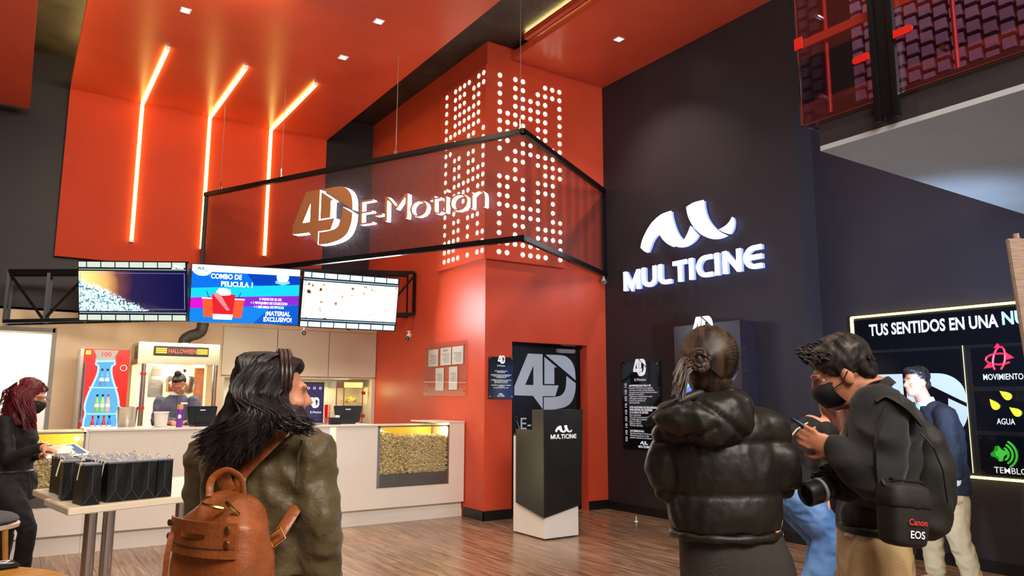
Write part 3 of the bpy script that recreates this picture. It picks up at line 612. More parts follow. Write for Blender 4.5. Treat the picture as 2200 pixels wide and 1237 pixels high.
for k, (z0, z1, word, cpx, wpx) in enumerate(((1.565, 1.90, 'MOVIMIENTO', (2146, 771), (2112, 816)), (1.19, 1.525, 'AGUA', (2158, 868), (2142, 911)), (.815, 1.15, 'TEMBLOR', (2160, 975), (2136, 1015)))):
    pn = B().box(XT-.036, XT-.03, BY0, 3.195, z0, z1).build('icon_panel', 'black_gloss', t)
    for y in (3.175,):
        for z in (z0+.02, z1-.02): B().cyl((XT-.03, y, z), (XT-.044, y, z), .009, n=10).build('standoff', 'chrome', pn)
    c = gp(*cpx); C2 = lambda u, v: (u, v); b = B(); O = Vector((XT-.04, c.y, c.z)); s = .105
    if k == 0:
        b.tube([O+UW*(s*math.cos(a)*1.0)+UZ*(s*math.sin(a)*.45) for a in np.linspace(.4, 5.6, 12)], .009, 6)
        b.tube([O+UW*(s*.45*math.cos(a)+.02*math.sin(a))+UZ*(s*math.sin(a)) for a in np.linspace(-1, 4.2, 12)], .009, 6)
        b.prism([(.5*s, -.1*s), (1.15*s, .05*s), (.6*s, .5*s)], O, UW, UZ, .008); b.prism([(-1.2*s, -.75*s), (-.4*s, -.65*s), (-.8*s, -.3*s)], O, UW, UZ, .008); b.prism([(-.3*s, .9*s), (.3*s, .9*s), (.0*s, 1.3*s)], O, UW, UZ, .008)
    elif k == 1:
        for dx, dy, rt in ((-.75, 0, .6), (.15, .75, .9), (.75, -.55, .9)):
            L = [(.5*math.sin(a)*(.55 if a else 0)*math.sin(a/2)**1.5*1.6, -.5*math.cos(a)) for a in np.linspace(0, 2*PI, 18)[:-1]]
            B().prism([(s*(dx+x*math.cos(rt)-(-y)*math.sin(rt)*1), s*(dy+x*math.sin(rt)+(-y)*math.cos(rt))) for x, y in L], O, UW, UZ, .012).build('drop_icon', 'icon_yellow', pn)
    else:
        g = [(s*(-.45+(.62 if i % 4 < 2 else .42)*math.cos(i*PI/8)), s*(.62 if i % 4 < 2 else .42)*math.sin(i*PI/8)) for i in range(4, 29)]+[(s*(-.45+.25*math.cos(a)), s*.25*math.sin(a)) for a in np.linspace(4.7, 1.6, 10)]
        b.prism(g, O, UW, UZ, .012)
        for rr in (.55, .85, 1.15): b.prism(thick(arc(-.3*s, 0, rr*s, -60, 60, 10), .13*s), O, UW, UZ, .012)
    if b.v: b.build('icon', ('icon_red', 'icon_yellow', 'icon_green')[k], pn)
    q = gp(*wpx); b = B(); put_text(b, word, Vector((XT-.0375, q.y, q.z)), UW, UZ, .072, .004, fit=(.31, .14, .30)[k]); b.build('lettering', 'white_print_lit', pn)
for y, z in ((4.2, 2.2), (3.9, 1.96), (3.5, 2.22), (3.34, 1.86)): B().cyl((XT-.03, y, z), (XT-.044, y, z), .009, n=10).build('standoff', 'chrome', t)
# ------------------------------------------------------------------ podium
XP, YP = 4.715, 6.42
mat('podium_black', srgb(30, 29, 29), .32, vary=.12, scale=4)
t = thing('podium', 'black and white ticket podium with pointed front panel by the theatre door', 'podium', (4.93, 6.7, 0))
B().box(XP, 5.165, YP, 7.0, .012, 1.04).build('white_body', 'white_laminate', t, bevel=.003)
B().box(XP+.02, 5.14, YP+.02, 6.98, 0, .012).build('plinth', 'black_matte', t)
B().prism([(0, .225), (.49, .327), (.53, 1.33), (0, 1.33)], (XP-.02, YP-.0, 0), UX, UZ, .022).build('front_panel', 'podium_black', t)
B().prism([(-.015, .225), (.50, .327), (.50, 1.115), (.19, 1.115), (.19, 1.33), (-.015, 1.33)], (XP, YP, 0), Vector((0, 1, 0)), UZ, -.022).build('side_panel', 'podium_black', t)
B().box(XP, 5.19, YP, 6.61, 1.315, 1.33).build('top_shelf', 'podium_black', t); B().box(XP, 5.165, YP+.1, 7.0, 1.04, 1.06).build('desk_shelf', 'podium_black', t)
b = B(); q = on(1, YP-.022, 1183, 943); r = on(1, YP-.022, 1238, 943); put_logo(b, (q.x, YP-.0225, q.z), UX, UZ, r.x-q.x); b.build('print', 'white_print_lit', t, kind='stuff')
# ------------------------------------------------------------------ leaning frame at the picture's edge
e0 = deep(2178, 512, 3.1); e1 = deep(2292, 1235, 3.1)
t = thing('chalk_easel', 'leaning easel board in a worn pale wooden frame at the hall side', 'easel', (e1.x, e1.y, .0))
mat('worn_wood', srgb(164, 140, 124), .6, vary=.18, scale=20, stretch=(1, 1, 8), bump=.2)
mat('board_grey', srgb(132, 122, 116), .7, vary=.08)
side = (_r*.95+Vector((_f.x, _f.y, 0))*-.25).normalized(); side.z = 0; side.normalize(); ax = (e1-e0).normalized(); foot = e0+ax*(e0.z/-ax.z); nn_ = side.cross(-ax).normalized()
B().obox((e0+foot)/2, ((foot-e0).length, .055, .03), ax, side).build('frame_stile', 'worn_wood', t, bevel=.004)
B().obox((e0+foot)/2+side*.72, ((foot-e0).length, .055, .03), ax, side).build('frame_stile', 'worn_wood', t, bevel=.004)
B().obox(e0+side*.36+ax*.03, (.055, .68, .03), ax, side).build('frame_top', 'worn_wood', t, bevel=.004); B().obox(e0+side*.36+ax*1.1, (.055, .66, .03), ax, side).build('frame_bottom', 'worn_wood', t, bevel=.004)
B().obox(e0+side*.36+ax*.57, (1.06, .66, .008), ax, side).build('board', 'board_grey', t)
B().cyl(e0-ax*.02+side*.01, e0+side*.01, .012, n=8).build('peg', 'worn_wood', t)
b = B(); tu = side; tv = -ax; nrm = tu.cross(tv); O = e0+side*.09+ax*.25
for k, (tx, s) in enumerate((('A/A', .07), ('0/0', .05))): put_text(b, tx, O+ax*(.09*k)+nrm*.006, tu, tv, s)
b.build('chalk_writing', 'paper', t)
# ================================================================== COUNTER
YC = 8.24
P = lambda x, y, Y: on(1, Y, x, y)
mat('brushed_band', srgb(120, 116, 112), .3, metal=.8, vary=.1, scale=10, stretch=(8, 1, 1))
mat('popcorn', srgb(168, 136, 62), .75, col2=srgb(244, 232, 184), scale=75)
glow('bulb', (1.0, .80, .30, 1), 26.0)
def unit(name, label, x0, x1, win=None, bot=.18):
    t = thing(name, label, 'counter', ((x0+x1)/2, 8.6, 0), 'white counter units of the snack bar')
    b = B()
    if win:
        wx0, wx1, wz0 = win
        b.box(x0, wx0, YC, 9.0, bot, 1.12); b.box(wx1, x1, YC, 9.0, bot, 1.145); b.box(wx0, wx1, YC, 9.0, bot, wz0); b.box(wx0, wx1, YC+.5, 9.0, wz0, 1.12)
    else: b.box(x0, x1, YC, 9.0, bot, 1.12)
    b.build('body', 'white_laminate', t)
    B().box(x0, x1, YC+.06, 9.0, 0, bot).build('plinth', 'white_laminate', t)
    B().box(x0, x1, YC+.045, YC+.06, 0, .085).build('kick_strip', 'white_laminate', t)
    if win:
        f = B(); f.box(wx0, wx0+.03, YC-.006, YC+.02, wz0, 1.12); f.box(wx1-.02, wx1, YC-.006, YC+.02, wz0, 1.12); f.box(wx0, wx1, YC-.006, YC+.02, 1.105, 1.12)
        f.build('steel_frame', 'steel', t)
        B().box(wx0+.03, wx1-.02, YC-.004, YC+.02, wz0, wz0+.15).build('steel_band', 'brushed_band', t)
        B().box(wx0+.03, wx1-.02, YC+.004, YC+.010, wz0+.15, 1.105).build('glass_front', 'clear_glass', t)
        B().box(wx0, wx1, YC, YC+.5, 1.12, 1.13).build('glass_top', 'clear_glass', t)
        for bx in (wx0+.07, wx1-.07):
            B().ball((bx, YC+.06, 1.055), .022, nu=12, nv=8).build('bulb', 'bulb', t)
            light('bulb_light', 'POINT', (bx, YC+.09, 1.05), 4.5, (1, .72, .25), shadow_soft_size=.02)
        B().box(wx0+.02, wx1-.02, YC+.44, YC+.45, wz0+.15, 1.1).build('yellow_backing', mat('display_yellow', srgb(240, 190, 60), .5) if 'display_yellow' not in M else 'display_yellow', t)
    return t
unit('counter_unit', 'counter unit with a popcorn window standing against the red column', 3.12, 4.805, (3.63, 4.585, .41))
unit('counter_unit', 'plain white middle counter unit behind the table of gift bags', .67, 3.05)
unit('counter_unit', 'counter unit with a popcorn window behind the red-haired person', -1.5, .668, (-1.3, .64, .44))
tag(B().box(.66, 3.63, YC-.012, 9.02, 1.12, 1.14).build('countertop', 'white_laminate', bevel=.004), 'white countertop slab running along the snack bar', 'countertop')
tag(B().box(4.42, 4.805, YC-.008, 9.0, 1.147, 1.162).build('end_countertop', 'white_laminate', bevel=.003), 'short white cap on the counter end at the red column', 'countertop')
tag(B().box(3.06, 3.11, YC+.03, YC+.05, .1, 1.11).build('counter_glow', 'led_yellow'), 'vertical yellow LED strip in the counter gap behind the woman with the backpack', 'light')
light('gap_glow', 'AREA', (3.085, YC-.02, .6), 5, (1, .85, .45), (3.085, 6, .3), shape='RECTANGLE', size=.05, size_y=1.0)
def popcorn_heap(name, label, x0, x1, z0, zt, n):
    b = B(); rnd = random.Random(3)
    b.box(x0, x1, YC+.05, YC+.42, z0, zt-.05)
    for i in range(n):
        x = rnd.uniform(x0, x1); z = rnd.uniform(z0, zt); e = .02*math.sin(x*9)+.025*math.cos(x*5)
        top = zt+e
        if z < top: y = YC+.016+rnd.uniform(0, .03)
        else: continue
        if i % 4 == 0: y = rnd.uniform(YC+.03, YC+.42); z = top-rnd.uniform(0, .02)
        r = rnd.uniform(.010, .018); p = Vector((x, y, z))
        for k in range(2):
            q = p+Vector((rnd.uniform(-1, 1), rnd.uniform(-.6, .6), rnd.uniform(-1, 1)))*r*.7
            d = [Vector((1, 0, 0)), Vector((-1, 0, 0)), Vector((0, 1, 0)), Vector((0, -1, 0)), Vector((0, 0, 1)), Vector((0, 0, -1))]
            R = Matrix.Rotation(rnd.uniform(0, 6), 3, Vector((rnd.random(), rnd.random(), rnd.random()+.1)).normalized())
            b.add([q+R @ v*(r*rnd.uniform(.7, 1.15)) for v in d], [(0, 2, 4), (2, 1, 4), (1, 3, 4), (3, 0, 4), (2, 0, 5), (1, 2, 5), (3, 1, 5), (0, 3, 5)])
    return tag(b.build(name, 'popcorn'), label, 'popcorn', kind='stuff')
popcorn_heap('popcorn_heap', 'heap of popcorn behind glass in the counter by the red column', 3.665, 4.56, .562, 1.0, 4200)
popcorn_heap('popcorn_heap', 'heap of popcorn behind glass in the counter beside the red-haired person', -.4, .61, .592, 1.0, 3800)
# ================================================================== SCREENS ON A TRUSS
def em(name, c, s=1.15): return glow(name, srgb(*c), s) if name not in M else M[name]
def tv_noise(name, kind):
    m = mat(name, (0, 0, 0, 1), .25, spec=.2); nt = m.node_tree; p = nt.nodes['Principled BSDF']; N = nt.nodes.new; Lk = nt.links.new
    tc = N('ShaderNodeTexCoord'); sp = N('ShaderNodeSeparateXYZ'); Lk(tc.outputs['Object'], sp.inputs[0])
    n1 = N('ShaderNodeTexNoise'); n1.inputs['Scale'].default_value = 5 if kind == 1 else 8; n1.inputs['Detail'].default_value = 5; Lk(tc.outputs['Object'], n1.inputs['Vector'])
    n2 = N('ShaderNodeTexVoronoi'); n2.inputs['Scale'].default_value = 46 if kind == 1 else 13; n2.inputs['Randomness'].default_value = 1; Lk(tc.outputs['Object'], n2.inputs['Vector'])
    def ma(op, a, b):
        k = N('ShaderNodeMath'); k.operation = op
        for i, v in enumerate((a, b)):
            if isinstance(v, (int, float)): k.inputs[i].default_value = v
            else: Lk(v, k.inputs[i])
        return k.outputs[0]
    def ramp(v, st):
        r = N('ShaderNodeValToRGB'); e = r.color_ramp.elements; e[0].position, e[0].color = st[0][0], srgb(*st[0][1]); e[1].position, e[1].color = st[-1][0], srgb(*st[-1][1])
        for q, c in st[1:-1]: e.new(q).color = srgb(*c)
        Lk(v, r.inputs[0]); return r.outputs[0]
    def mix(f, a, b):
        k = N('ShaderNodeMix'); k.data_type = 'RGBA'; Lk(f, k.inputs[0]); Lk(a, k.inputs[6]); Lk(b, k.inputs[7]); return k.outputs[2]
    if kind == 1:
        xx = ma('ADD', ma('MULTIPLY', sp.outputs[0], .8), .5)                       # 0 .. 1 across
        back = ramp(ma('ADD', xx, ma('MULTIPLY', n1.outputs['Fac'], .12)), [(.08, (236, 214, 130)), (.30, (214, 160, 96)), (.42, (104, 58, 58)), (.56, (34, 26, 62)), (1, (16, 14, 58))])
        heap = ramp(n2.outputs['Distance'], [(.15, (214, 246, 250)), (.55, (190, 228, 236)), (.8, (60, 96, 110))])
        edge = ma('ADD', ma('ADD', ma('MULTIPLY', xx, .85), ma('MULTIPLY', sp.outputs[2], 1.35)), ma('MULTIPLY', n1.outputs['Fac'], .16))
        msk = ramp(ma('ADD', edge, ma('MULTIPLY', n2.outputs['Distance'], .10)), [(.31, (255, 255, 255)), (.37, (0, 0, 0))])
        c = mix(msk, back, heap)
    else:
        c = ramp(ma('ADD', n1.outputs['Fac'], ma('MULTIPLY', n2.outputs['Distance'], .30)), [(.44, (60, 40, 30)), (.48, (206, 150, 90)), (.52, (250, 248, 240)), (.68, (252, 254, 255)), (.85, (206, 232, 242))])
    Lk(c, p.inputs['Emission Color']); p.inputs['Emission Strength'].default_value = 1.2
tv_noise('tv_popcorn_dark', 1); tv_noise('tv_popcorn_bright', 3)
TW, TH = 1.3, .731
def rect(b, x0, x1, z0, z1, d): return b.prism([(x0, z0), (x1, z0), (x1, z1), (x0, z1)], (0, -d, 0), (1, 0, 0), (0, 0, 1), .0005)
def film(t, cellm, dark):
    for s in (-1, 1):
        e = s*TH/2; a, c = sorted((e, e-s*.125)); b = B(); rect(b, -TW/2+.012, TW/2-.012, a+(.012 if s < 0 else 0), c-(.012 if s > 0 else 0), .0215); b.build('film_band', dark, t)
        b = B()
        for k in range(8):
            x = -TW/2+.014+(k-.4)*.168; r0, r1 = max(x, -TW/2+.014), min(x+.155, TW/2-.014); zz = sorted((e-s*.014, e-s*.078))
            if r1-r0 > .02: rect(b, r0, r1, zz[0], zz[1], .0222)
        b.build('film_cells', cellm, t, kind='stuff')
        b = B()
        for k in range(62): x = -TW/2+.02+k*.0205; rect(b, x, x+.011, e-s*.104-.006, e-s*.104+.006, .0222)
        b.build('sprocket_holes', cellm, t, kind='stuff')
    b = B()
    for x0, x1, z0, z1 in ((-.62, -.614, -.22, .22), (.614, .62, -.22, .22), (-.62, .62, .216, .22), (-.62, .62, -.22, -.216)): rect(b, x0, x1, z0, z1, .0222)
    b.build('inner_line', em('tv_line', (150, 160, 190), .8), t)
def tv(k, loc, yaw, tilt, label):
    t = thing('menu_screen', label, 'screen', (0, 0, 0), 'menu screens on the truss')
    B().box(-TW/2, TW/2, -.02, .04, -TH/2, TH/2).build('casing', 'black_satin', t, bevel=.004)
    B().box(-.25, .25, .04, .09, -.2, .2).build('mount_plate', 'black_metal', t)
    s = B(); rect(s, -TW/2+.012, TW/2-.012, -TH/2+.012, TH/2-.012, .0205); s.build('display', {1: 'tv_popcorn_dark', 2: em('tv_blue', (20, 120, 230), 1.0), 3: 'tv_popcorn_bright'}[k], t)
    B().box(-.02, .02, -.022, -.0, -TH/2-.012, -TH/2).build('sensor', 'black_satin', t)
    if k == 1: film(t, em('cell_a', (196, 206, 190), 1.0), em('band_navy', (26, 26, 52), .7)); b = B(); put_logo(b, (.47, -.0225, .27), (1, 0, 0), (0, 0, 1), .14); b.build('logo', em('tv_white', (250, 252, 255), 1.3), t)
    if k == 3: film(t, em('cell_b', (206, 236, 246), 1.15), em('band_dark', (30, 40, 56), .7))
    if k == 2:
        x0, x1 = -TW/2+.012, TW/2-.012
        for i, (pts, c) in enumerate(((((x0, .20), (x1, .26), (x1, .27), (x0, .27)), (16, 130, 220)), (((x0, .06), (x1, .14), (x1, .26), (x0, .27)), (14, 104, 214)), (((.1, .13), (x1, .15), (x1, .27), (0, .27)), (10, 60, 170)),
                (((x0, -.06), (x1, .02), (x1, .16), (x0, .06)), (24, 196, 222)), (((x0, -.19), (x1, -.10), (x1, .02), (x0, -.06)), (130, 40, 190)), (((x0, -.19), (-.35, -.155), (-.35, -.03), (x0, -.06)), (200, 20, 190)),
                (((x0, -.353), (x1, -.353), (x1, -.10), (x0, -.19)), (22, 120, 214)), (((.1, -.353), (x1, -.353), (x1, -.10), (.3, -.14)), (14, 84, 190)), (((x0, .27), (x1, .27), (x1, .353), (x0, .353)), (248, 250, 252)))):
            b = B(); b.prism(list(pts), (0, -.021-.0002*i, 0), (1, 0, 0), (0, 0, 1), .0002); b.build('colour_band', em('tvb%d' % i, c, 1.0), t)
        W_ = em('tv_white', (250, 252, 255), 1.3); d = .0235; U1 = (1, 0, 0); U3 = (0, 0, 1)
        b = B(); b.prism([(x0+.005+.2*1.0, .27)]+[(x0+.12+.11*math.cos(a), .285+.07*math.sin(a)) for a in np.linspace(0, -PI, 14)], (0, -d, 0), U1, U3, .0005); b.build('logo_disc', W_, t)
        b = B(); put_logo(b, (-.605, -d-.0008, .262), U1, U3, .15); b.build('logo', em('tv_teal', (60, 160, 150), .8), t)
        for tx, x, z, s, f in (('COMBO DE', -.42, .19, .085, .36), ('PELICULA 1', -.30, .10, .085, .37), ('2 VASOS DE 32 OZ', .16, -.055, .042, .27), ('+ 1 PIPOQUERO DE COLECCION', .06, -.105, .042, .44), ('+ 1 RECARGA DE PIPOCAS', .10, -.155, .042, .36), ('¡MATERIAL', .24, -.245, .078, .30), ('EXCLUSIVO!', .22, -.32, .078, .34)):
            b = B(); put_text(b, tx, (x, -d, z), U1, U3, s, .03, fit=f); b.build('menu_text', W_, t)
        b = B(); b.prism([(.43+.075*math.cos(a), .245+.075*math.sin(a)) for a in np.linspace(0, 2*PI, 22)[:-1]], (0, -d, 0), U1, U3, .0005); b.build('badge', W_, t)
        b = B(); b.prism(thick([(.345, .185), (.43, .16), (.515, .185)], .035), (0, -d-.0006, 0), U1, U3, .0004); b.build('badge_ribbon', em('tv_sky', (120, 200, 240), 1.0), t)
        def cup(n, cx, z0, z1, w0, w1, m, dd):
            b = B(); b.prism([(cx-w0, z0), (cx+w0, z0), (cx+w1, z1), (cx-w1, z1)], (0, -dd, 0), U1, U3, .0004); b.build(n, m, t)
        cup('drink_cup', -.42, -.29, -.06, .06, .085, em('tv_orange', (228, 84, 48), 1.0), .0245); cup('drink_cup', -.10, -.29, -.06, .06, .085, M['tv_orange'], .0245)
        cup('cup_lid', -.42, -.065, -.05, .09, .09, W_, .025); cup('cup_lid', -.10, -.065, -.05, .09, .09, W_, .025)
        cup('popcorn_bucket', -.26, -.31, .0, .11, .135, em('tv_red', (206, 32, 44), 1.0), .0255); cup('bucket_foot', -.26, -.315, -.25, .108, .118, W_, .026)
        b = B(); b.prism([(-.39, 0), (-.30, 0), (-.18, -.2), (-.22, -.2)], (0, -.0262, 0), U1, U3, .0003); b.build('bucket_stripe', em('tv_pink', (240, 130, 130), 1.0), t)
        b = B()
        for i in range(26):
            a = random.uniform(0, PI); r = random.uniform(0, 1); cx = -.26+.12*math.cos(a)*r; cz = .0+.065*math.sin(a)*r
            b.prism([(cx+.024*math.cos(q), cz+.02*math.sin(q)) for q in np.linspace(0, 2*PI, 8)[:-1]], (0, -.0265-.00003*i, 0), U1, U3, .0003)
        b.build('popped_corn', em('tv_cream', (252, 244, 224), 1.15), t, kind='stuff')
        for x_, s_ in ((-.43, -1), (-.09, 1)): b = B(); b.prism(thick([(x_, -.05), (x_+.03*s_, .03)], .008), (0, -.025, 0), U1, U3, .0004); b.build('straw', em('tv_dark', (60, 20, 60), .6), t)
    u = Vector((math.cos(yaw), math.sin(yaw), 0)); n = Vector((math.sin(yaw), -math.cos(yaw), 0)); v = Vector((0, 0, 1))*math.cos(tilt)+n*math.sin(tilt); y = v.cross(u)
    t.matrix_world = Matrix(((u.x, y.x, v.x, loc[0]), (u.y, y.y, v.y, loc[1]), (u.z, y.z, v.z, loc[2]), (0, 0, 0, 1)))
    light('screen_light', 'AREA', Vector(loc)+n*.12-v*.0, {1: 9, 2: 14, 3: 26}[k], {1: (.8, .85, 1), 2: (.6, .75, 1), 3: (.92, .97, 1)}[k], Vector(loc)+n*2-Vector((0, 0, .4)), shape='RECTANGLE', size=1.2, size_y=.62)
    return t
tv(1, (1.145, 9.955, 2.719), -.551, .193, 'menu screen with film border and dark popcorn picture, on the truss near the doorway')
tv(2, (2.365, 9.536, 2.721), -.268, .152, 'menu screen with blue bands advertising a combo, middle of the truss')
tv(3, (3.667, 9.335, 2.711), -.104, .169, 'menu screen with bright white popcorn picture, nearest the red column')
tr = thing('screen_truss', 'black square-tube truss carrying the three menu screens', 'truss', (2.3, 10.1, 2.3))
for (nm, ys) in (('front', None),):
    A = [Vector((-.13, 10.75, 0)), Vector((1.5, 10.3, 0)), Vector((3.0, 9.92, 0)), Vector((X0-.03, 9.72, 0))]
    D = Vector((.04, .28, 0))
    for z in (2.34, 2.95):
        zz = lambda i: z+(.24 if z < 2.5 else .3)*max(0, (i-1))/2*1.0
        for off, nm in ((Vector(), 'front_chord'), (D, 'rear_chord')):
            for i in range(3): B().beam(A[i]+off+Vector((0, 0, z+.105*i)), A[i+1]+off+Vector((0, 0, z+.105*(i+1))), .045).build(nm, 'black_metal', tr)
    for k in range(13):
        f = k/12*3; i = min(2, int(f)); p = A[i].lerp(A[i+1], f-i); dz = .105*f
        for off in (Vector(), D): B().beam(p+off+Vector((0, 0, 2.34+dz)), p+off+Vector((0, 0, 2.95+dz)), .035).build('upright', 'black_metal', tr)
        B().beam(p+Vector((0, 0, 2.34+dz)), p+D+Vector((0, 0, 2.34+dz)), .03).build('cross_bar', 'black_metal', tr)
        if k < 12:
            f2 = (k+1)/12*3; i2 = min(2, int(f2)); p2 = A[i2].lerp(A[i2+1], f2-i2); s = k % 2
            B().beam(p+Vector((0, 0, (2.36 if s else 2.94)+dz)), p2+Vector((0, 0, (2.94 if s else 2.36)+dz)), .03).build('diagonal', 'black_metal', tr)
def cctv(label, p, d, mount=Vector((0, 0, 1))):
    t = thing('security_camera', label, 'camera', p, 'small security cameras'); p = Vector(p); d = Vector(d).normalized()
    B().cyl(p-d*.05, p+d*.07, .032, n=16).build('housing', 'white_plastic', t, smooth=True); B().cyl(p+d*.068, p+d*.075, .03, n=16).build('lens_face', 'black_gloss', t); B().cyl(p+d*.075, p+d*.08, .012, n=12).build('lens', 'grey_plastic', t)
    B().cyl(p, p+mount*.07, .011, n=8).build('bracket', 'white_plastic', t); B().cyl(p+mount*.065, p+mount*.075, .03, n=14).build('base_plate', 'white_plastic', t)
cctv('white security camera below the truss end beside the red column', on(0, X0-.1, 878, 722), (-.6, -.75, -.5)); cctv('dark-faced security camera below the middle menu screen', P(653, 713, 9.88), (-.3, -1, -.3), Vector((0, 0, 3))); cctv('white security camera under the corner of the sign frame at the charcoal wall', on(0, XW-.1, 1297, 604), (-.5, -.8, -.4))
# ================================================================== KITCHEN
cb = None
for k, (a, b) in enumerate(((2.47, 3.235), (3.245, 4.03), (4.04, 4.812))):
    tag(B().box(a, b, 11.08, 11.12, 1.765, 2.455).build('cabinet_door', 'cabinet_laminate', bevel=.003), ['cream wall cabinet front beside the popcorn machine', 'cream wall cabinet front in the middle of the three', 'cream wall cabinet front against the red column'][k], 'cabinet', 'cream wall cabinets over the niche')
mat('niche_grey', srgb(186, 184, 160), .4)
# cooler
fr = thing('drinks_cooler', 'red drinks cooler with a glowing blue bottle-shaped window', 'cooler', (.95, 10.5, 0))
B().box(.70, 1.19, 10.2, 10.75, .02, 2.02).build('cabinet', 'bright_red', fr, bevel=.008)
B().box(.665, .70, 10.22, 10.75, .02, 2.02).build('side_trim', 'steel', fr)
def bottle_outline(w, h):
    r = [(.5, 0), (.56, .05), (.60, .2), (.55, .30), (.60, .40), (.52, .55), (.34, .72), (.24, .84), (.24, .93), (.33, .95), (.33, 1.0)]
    R_ = smooth_side([(a*w, b*h) for a, b in r], 4); return R_+[(-x, y) for x, y in R_[::-1]]
glow('cooler_glow', srgb(110, 190, 240), .75); glow('cooler_rim', srgb(150, 225, 255), 1.5); mat('cooler_inside', srgb(150, 205, 240), .5, emit=srgb(120, 200, 245), estr=.5)
bx = .93
B().prism(bottle_outline(.30, .90), (bx, 10.199, .98), UX, UZ, .006).build('window_light', 'cooler_glow', fr)
o_ = [(x*1.0, z) for x, z in bottle_outline(.30, .90)]; B().tube([(bx+x, 10.185, .98+z) for x, z in o_[::2]], .011, 6, True).build('window_rim', 'cooler_rim', fr, smooth=True)
B().prism([(-.11, 1.88), (.11, 1.88), (.10, 1.93), (.135, 2.01), (-.135, 2.01), (-.10, 1.93)], (bx, 10.199, 0), UX, UZ, .004).build('neck_plate', 'grey_plastic', fr)
b = B(); put_text(b, '100', (bx, 10.194, 1.935), UX, UZ, .075, .01, 'CENTER'); b.build('lettering', 'bright_red', fr)
B().box(.715, .77, 10.192, 10.2, 1.95, 2.0).build('energy_sticker', mat('sticker_yellow', srgb(236, 200, 60), .5), fr)
B().cyl((.715, 10.17, 1.15), (.715, 10.17, 1.85), .014, n=10).build('door_handle', 'chrome', fr, smooth=True)
B().tube([(1.13+.035*math.cos(a), 10.195, 1.80+.035*math.sin(a)) for a in np.linspace(0, 2*PI, 17)[:-1]], .004, 6, True).build('round_mark', 'white_plastic', fr)
for z in (1.25, 1.56): B().box(bx-.15, bx+.15, 10.17, 10.198, z-.006, z+.006).build('shelf_edge', 'cooler_rim', fr)
bt = None
for z, cols, lab in ((1.02, ((170, 40, 36), (30, 110, 210), (170, 40, 36), (30, 110, 210)), 'bottom'), (1.27, ((120, 170, 90), (130, 180, 110), (226, 150, 150)), 'middle'), (1.575, ((70, 130, 190), (80, 140, 200)), 'upper')):
    for i, c in enumerate(cols):
        x = bx+(i-(len(cols)-1)/2)*.058; nm = 'drink_%d_%d_%d' % c
        if nm not in M: mat(nm, srgb(*c), .2, emit=srgb(*c), estr=.35)
        t = thing('drink_bottle', '%s drink bottle on the %s cooler shelf, %s' % ({170: 'red', 30: 'blue', 120: 'green', 130: 'pale green', 226: 'pink', 70: 'blue', 80: 'light blue'}[c[0]], lab, ['first', 'second', 'third', 'fourth'][i]+' from the handle side'), 'bottle', (x, 10.17, z), 'drink bottles in the red cooler')
        B().lathe([(.02, 0), (.023, .01), (.023, .10), (.02, .13), (.010, .165), (.010, .185)], (x, 10.165, z), 12).build('bottle_body', nm, t, smooth=True)
        B().lathe([(.012, .185), (.012, .21)], (x, 10.165, z), 10).build('cap', 'red_plastic' if c[0] in (170, 226) else 'black_satin', t)
        B().lathe([(.0236, .06), (.0236, .10)], (x, 10.165, z), 12).build('label_band', 'white_plastic', t)
# popcorn machine
pm = thing('popcorn_machine', 'steel popcorn machine with a lit display sign and warm glass cabin', 'popcorn machine', (1.77, 10.5, 0))
mat('machine_steel', srgb(190, 184, 160), .3, metal=.85, vary=.08, scale=4)
glow('cabin_light', srgb(255, 232, 170), 2.0)
B().box(1.28, 2.24, 10.2, 10.85, 1.86, 2.13).build('hood', 'machine_steel', pm, bevel=.006)
B().box(1.28, 2.24, 10.2, 10.85, .02, 1.05).build('base_cabinet', 'machine_steel', pm, bevel=.006)
mat('cabin_panel', srgb(250, 236, 196), .5, emit=srgb(255, 232, 170), estr=.55)
B().box(1.30, 2.22, 10.82, 10.85, 1.05, 1.86).build('back_panel', 'cabin_panel', pm); B().box(1.28, 1.30, 10.26, 10.84, 1.05, 1.86).build('side_glass', 'clear_glass', pm)
for x in (1.36, 2.2): B().cyl((x, 10.22, 1.05), (x, 10.22, 1.86), .03, n=14).build('corner_post', 'steel', pm, smooth=True)
for z in (1.3, 1.72): B().cyl((1.36, 10.22, z), (1.36, 10.22, z+.03), .038, n=14).build('post_collar', 'red_plastic', pm)
for x in (1.42, 1.95): B().box(x, x+.14, 10.3, 10.36, 1.845, 1.86).build('cabin_lamp', 'lamp_white', pm)
light('cabin_glow', 'POINT', (1.75, 10.45, 1.75), 9, (1, .85, .5), shadow_soft_size=.08)
B().box(1.45, 2.10, 10.185, 10.2, 1.965, 2.085).build('sign_box', 'black_satin', pm, bevel=.005)
for x0, x1 in ((1.475, 1.60), (1.955, 2.085)):
    for k in range(3): B().box(x0, x1, 10.18, 10.186, 1.995+.024*k, 2.011+.024*k).build('sign_bar', em('led_gold', (250, 200, 60), 1.6), pm)
b = B(); put_text(b, 'HALLOWEEN', (1.615, 10.183, 2.0), UX, UZ, .075, .02, fit=.33); b.build('sign_lettering', em('led_red', (255, 90, 70), 2.0), pm)
for i in range(6):
    for j in range(7): pass
vg = B()
for i in range(5):
    for j in range(7): vg.box(1.275, 1.281, 10.28+.055*i, 10.315+.055*i, 1.925+.024*j, 1.939+.024*j)
vg.build('vent_slots', 'black_satin', pm, kind='stuff')
B().lathe([(.10, 0), (.17, .04), (.18, .20), (.15, .24)], (1.85, 10.55, 1.48), 20).build('kettle', 'steel', pm, smooth=True); B().cyl((1.68, 10.35, 1.62), (1.86, 10.45, 1.78), .012, n=8).build('kettle_handle', 'white_plastic', pm); B().ball((1.87, 10.45, 1.79), .022).build('handle_knob', 'black_satin', pm)
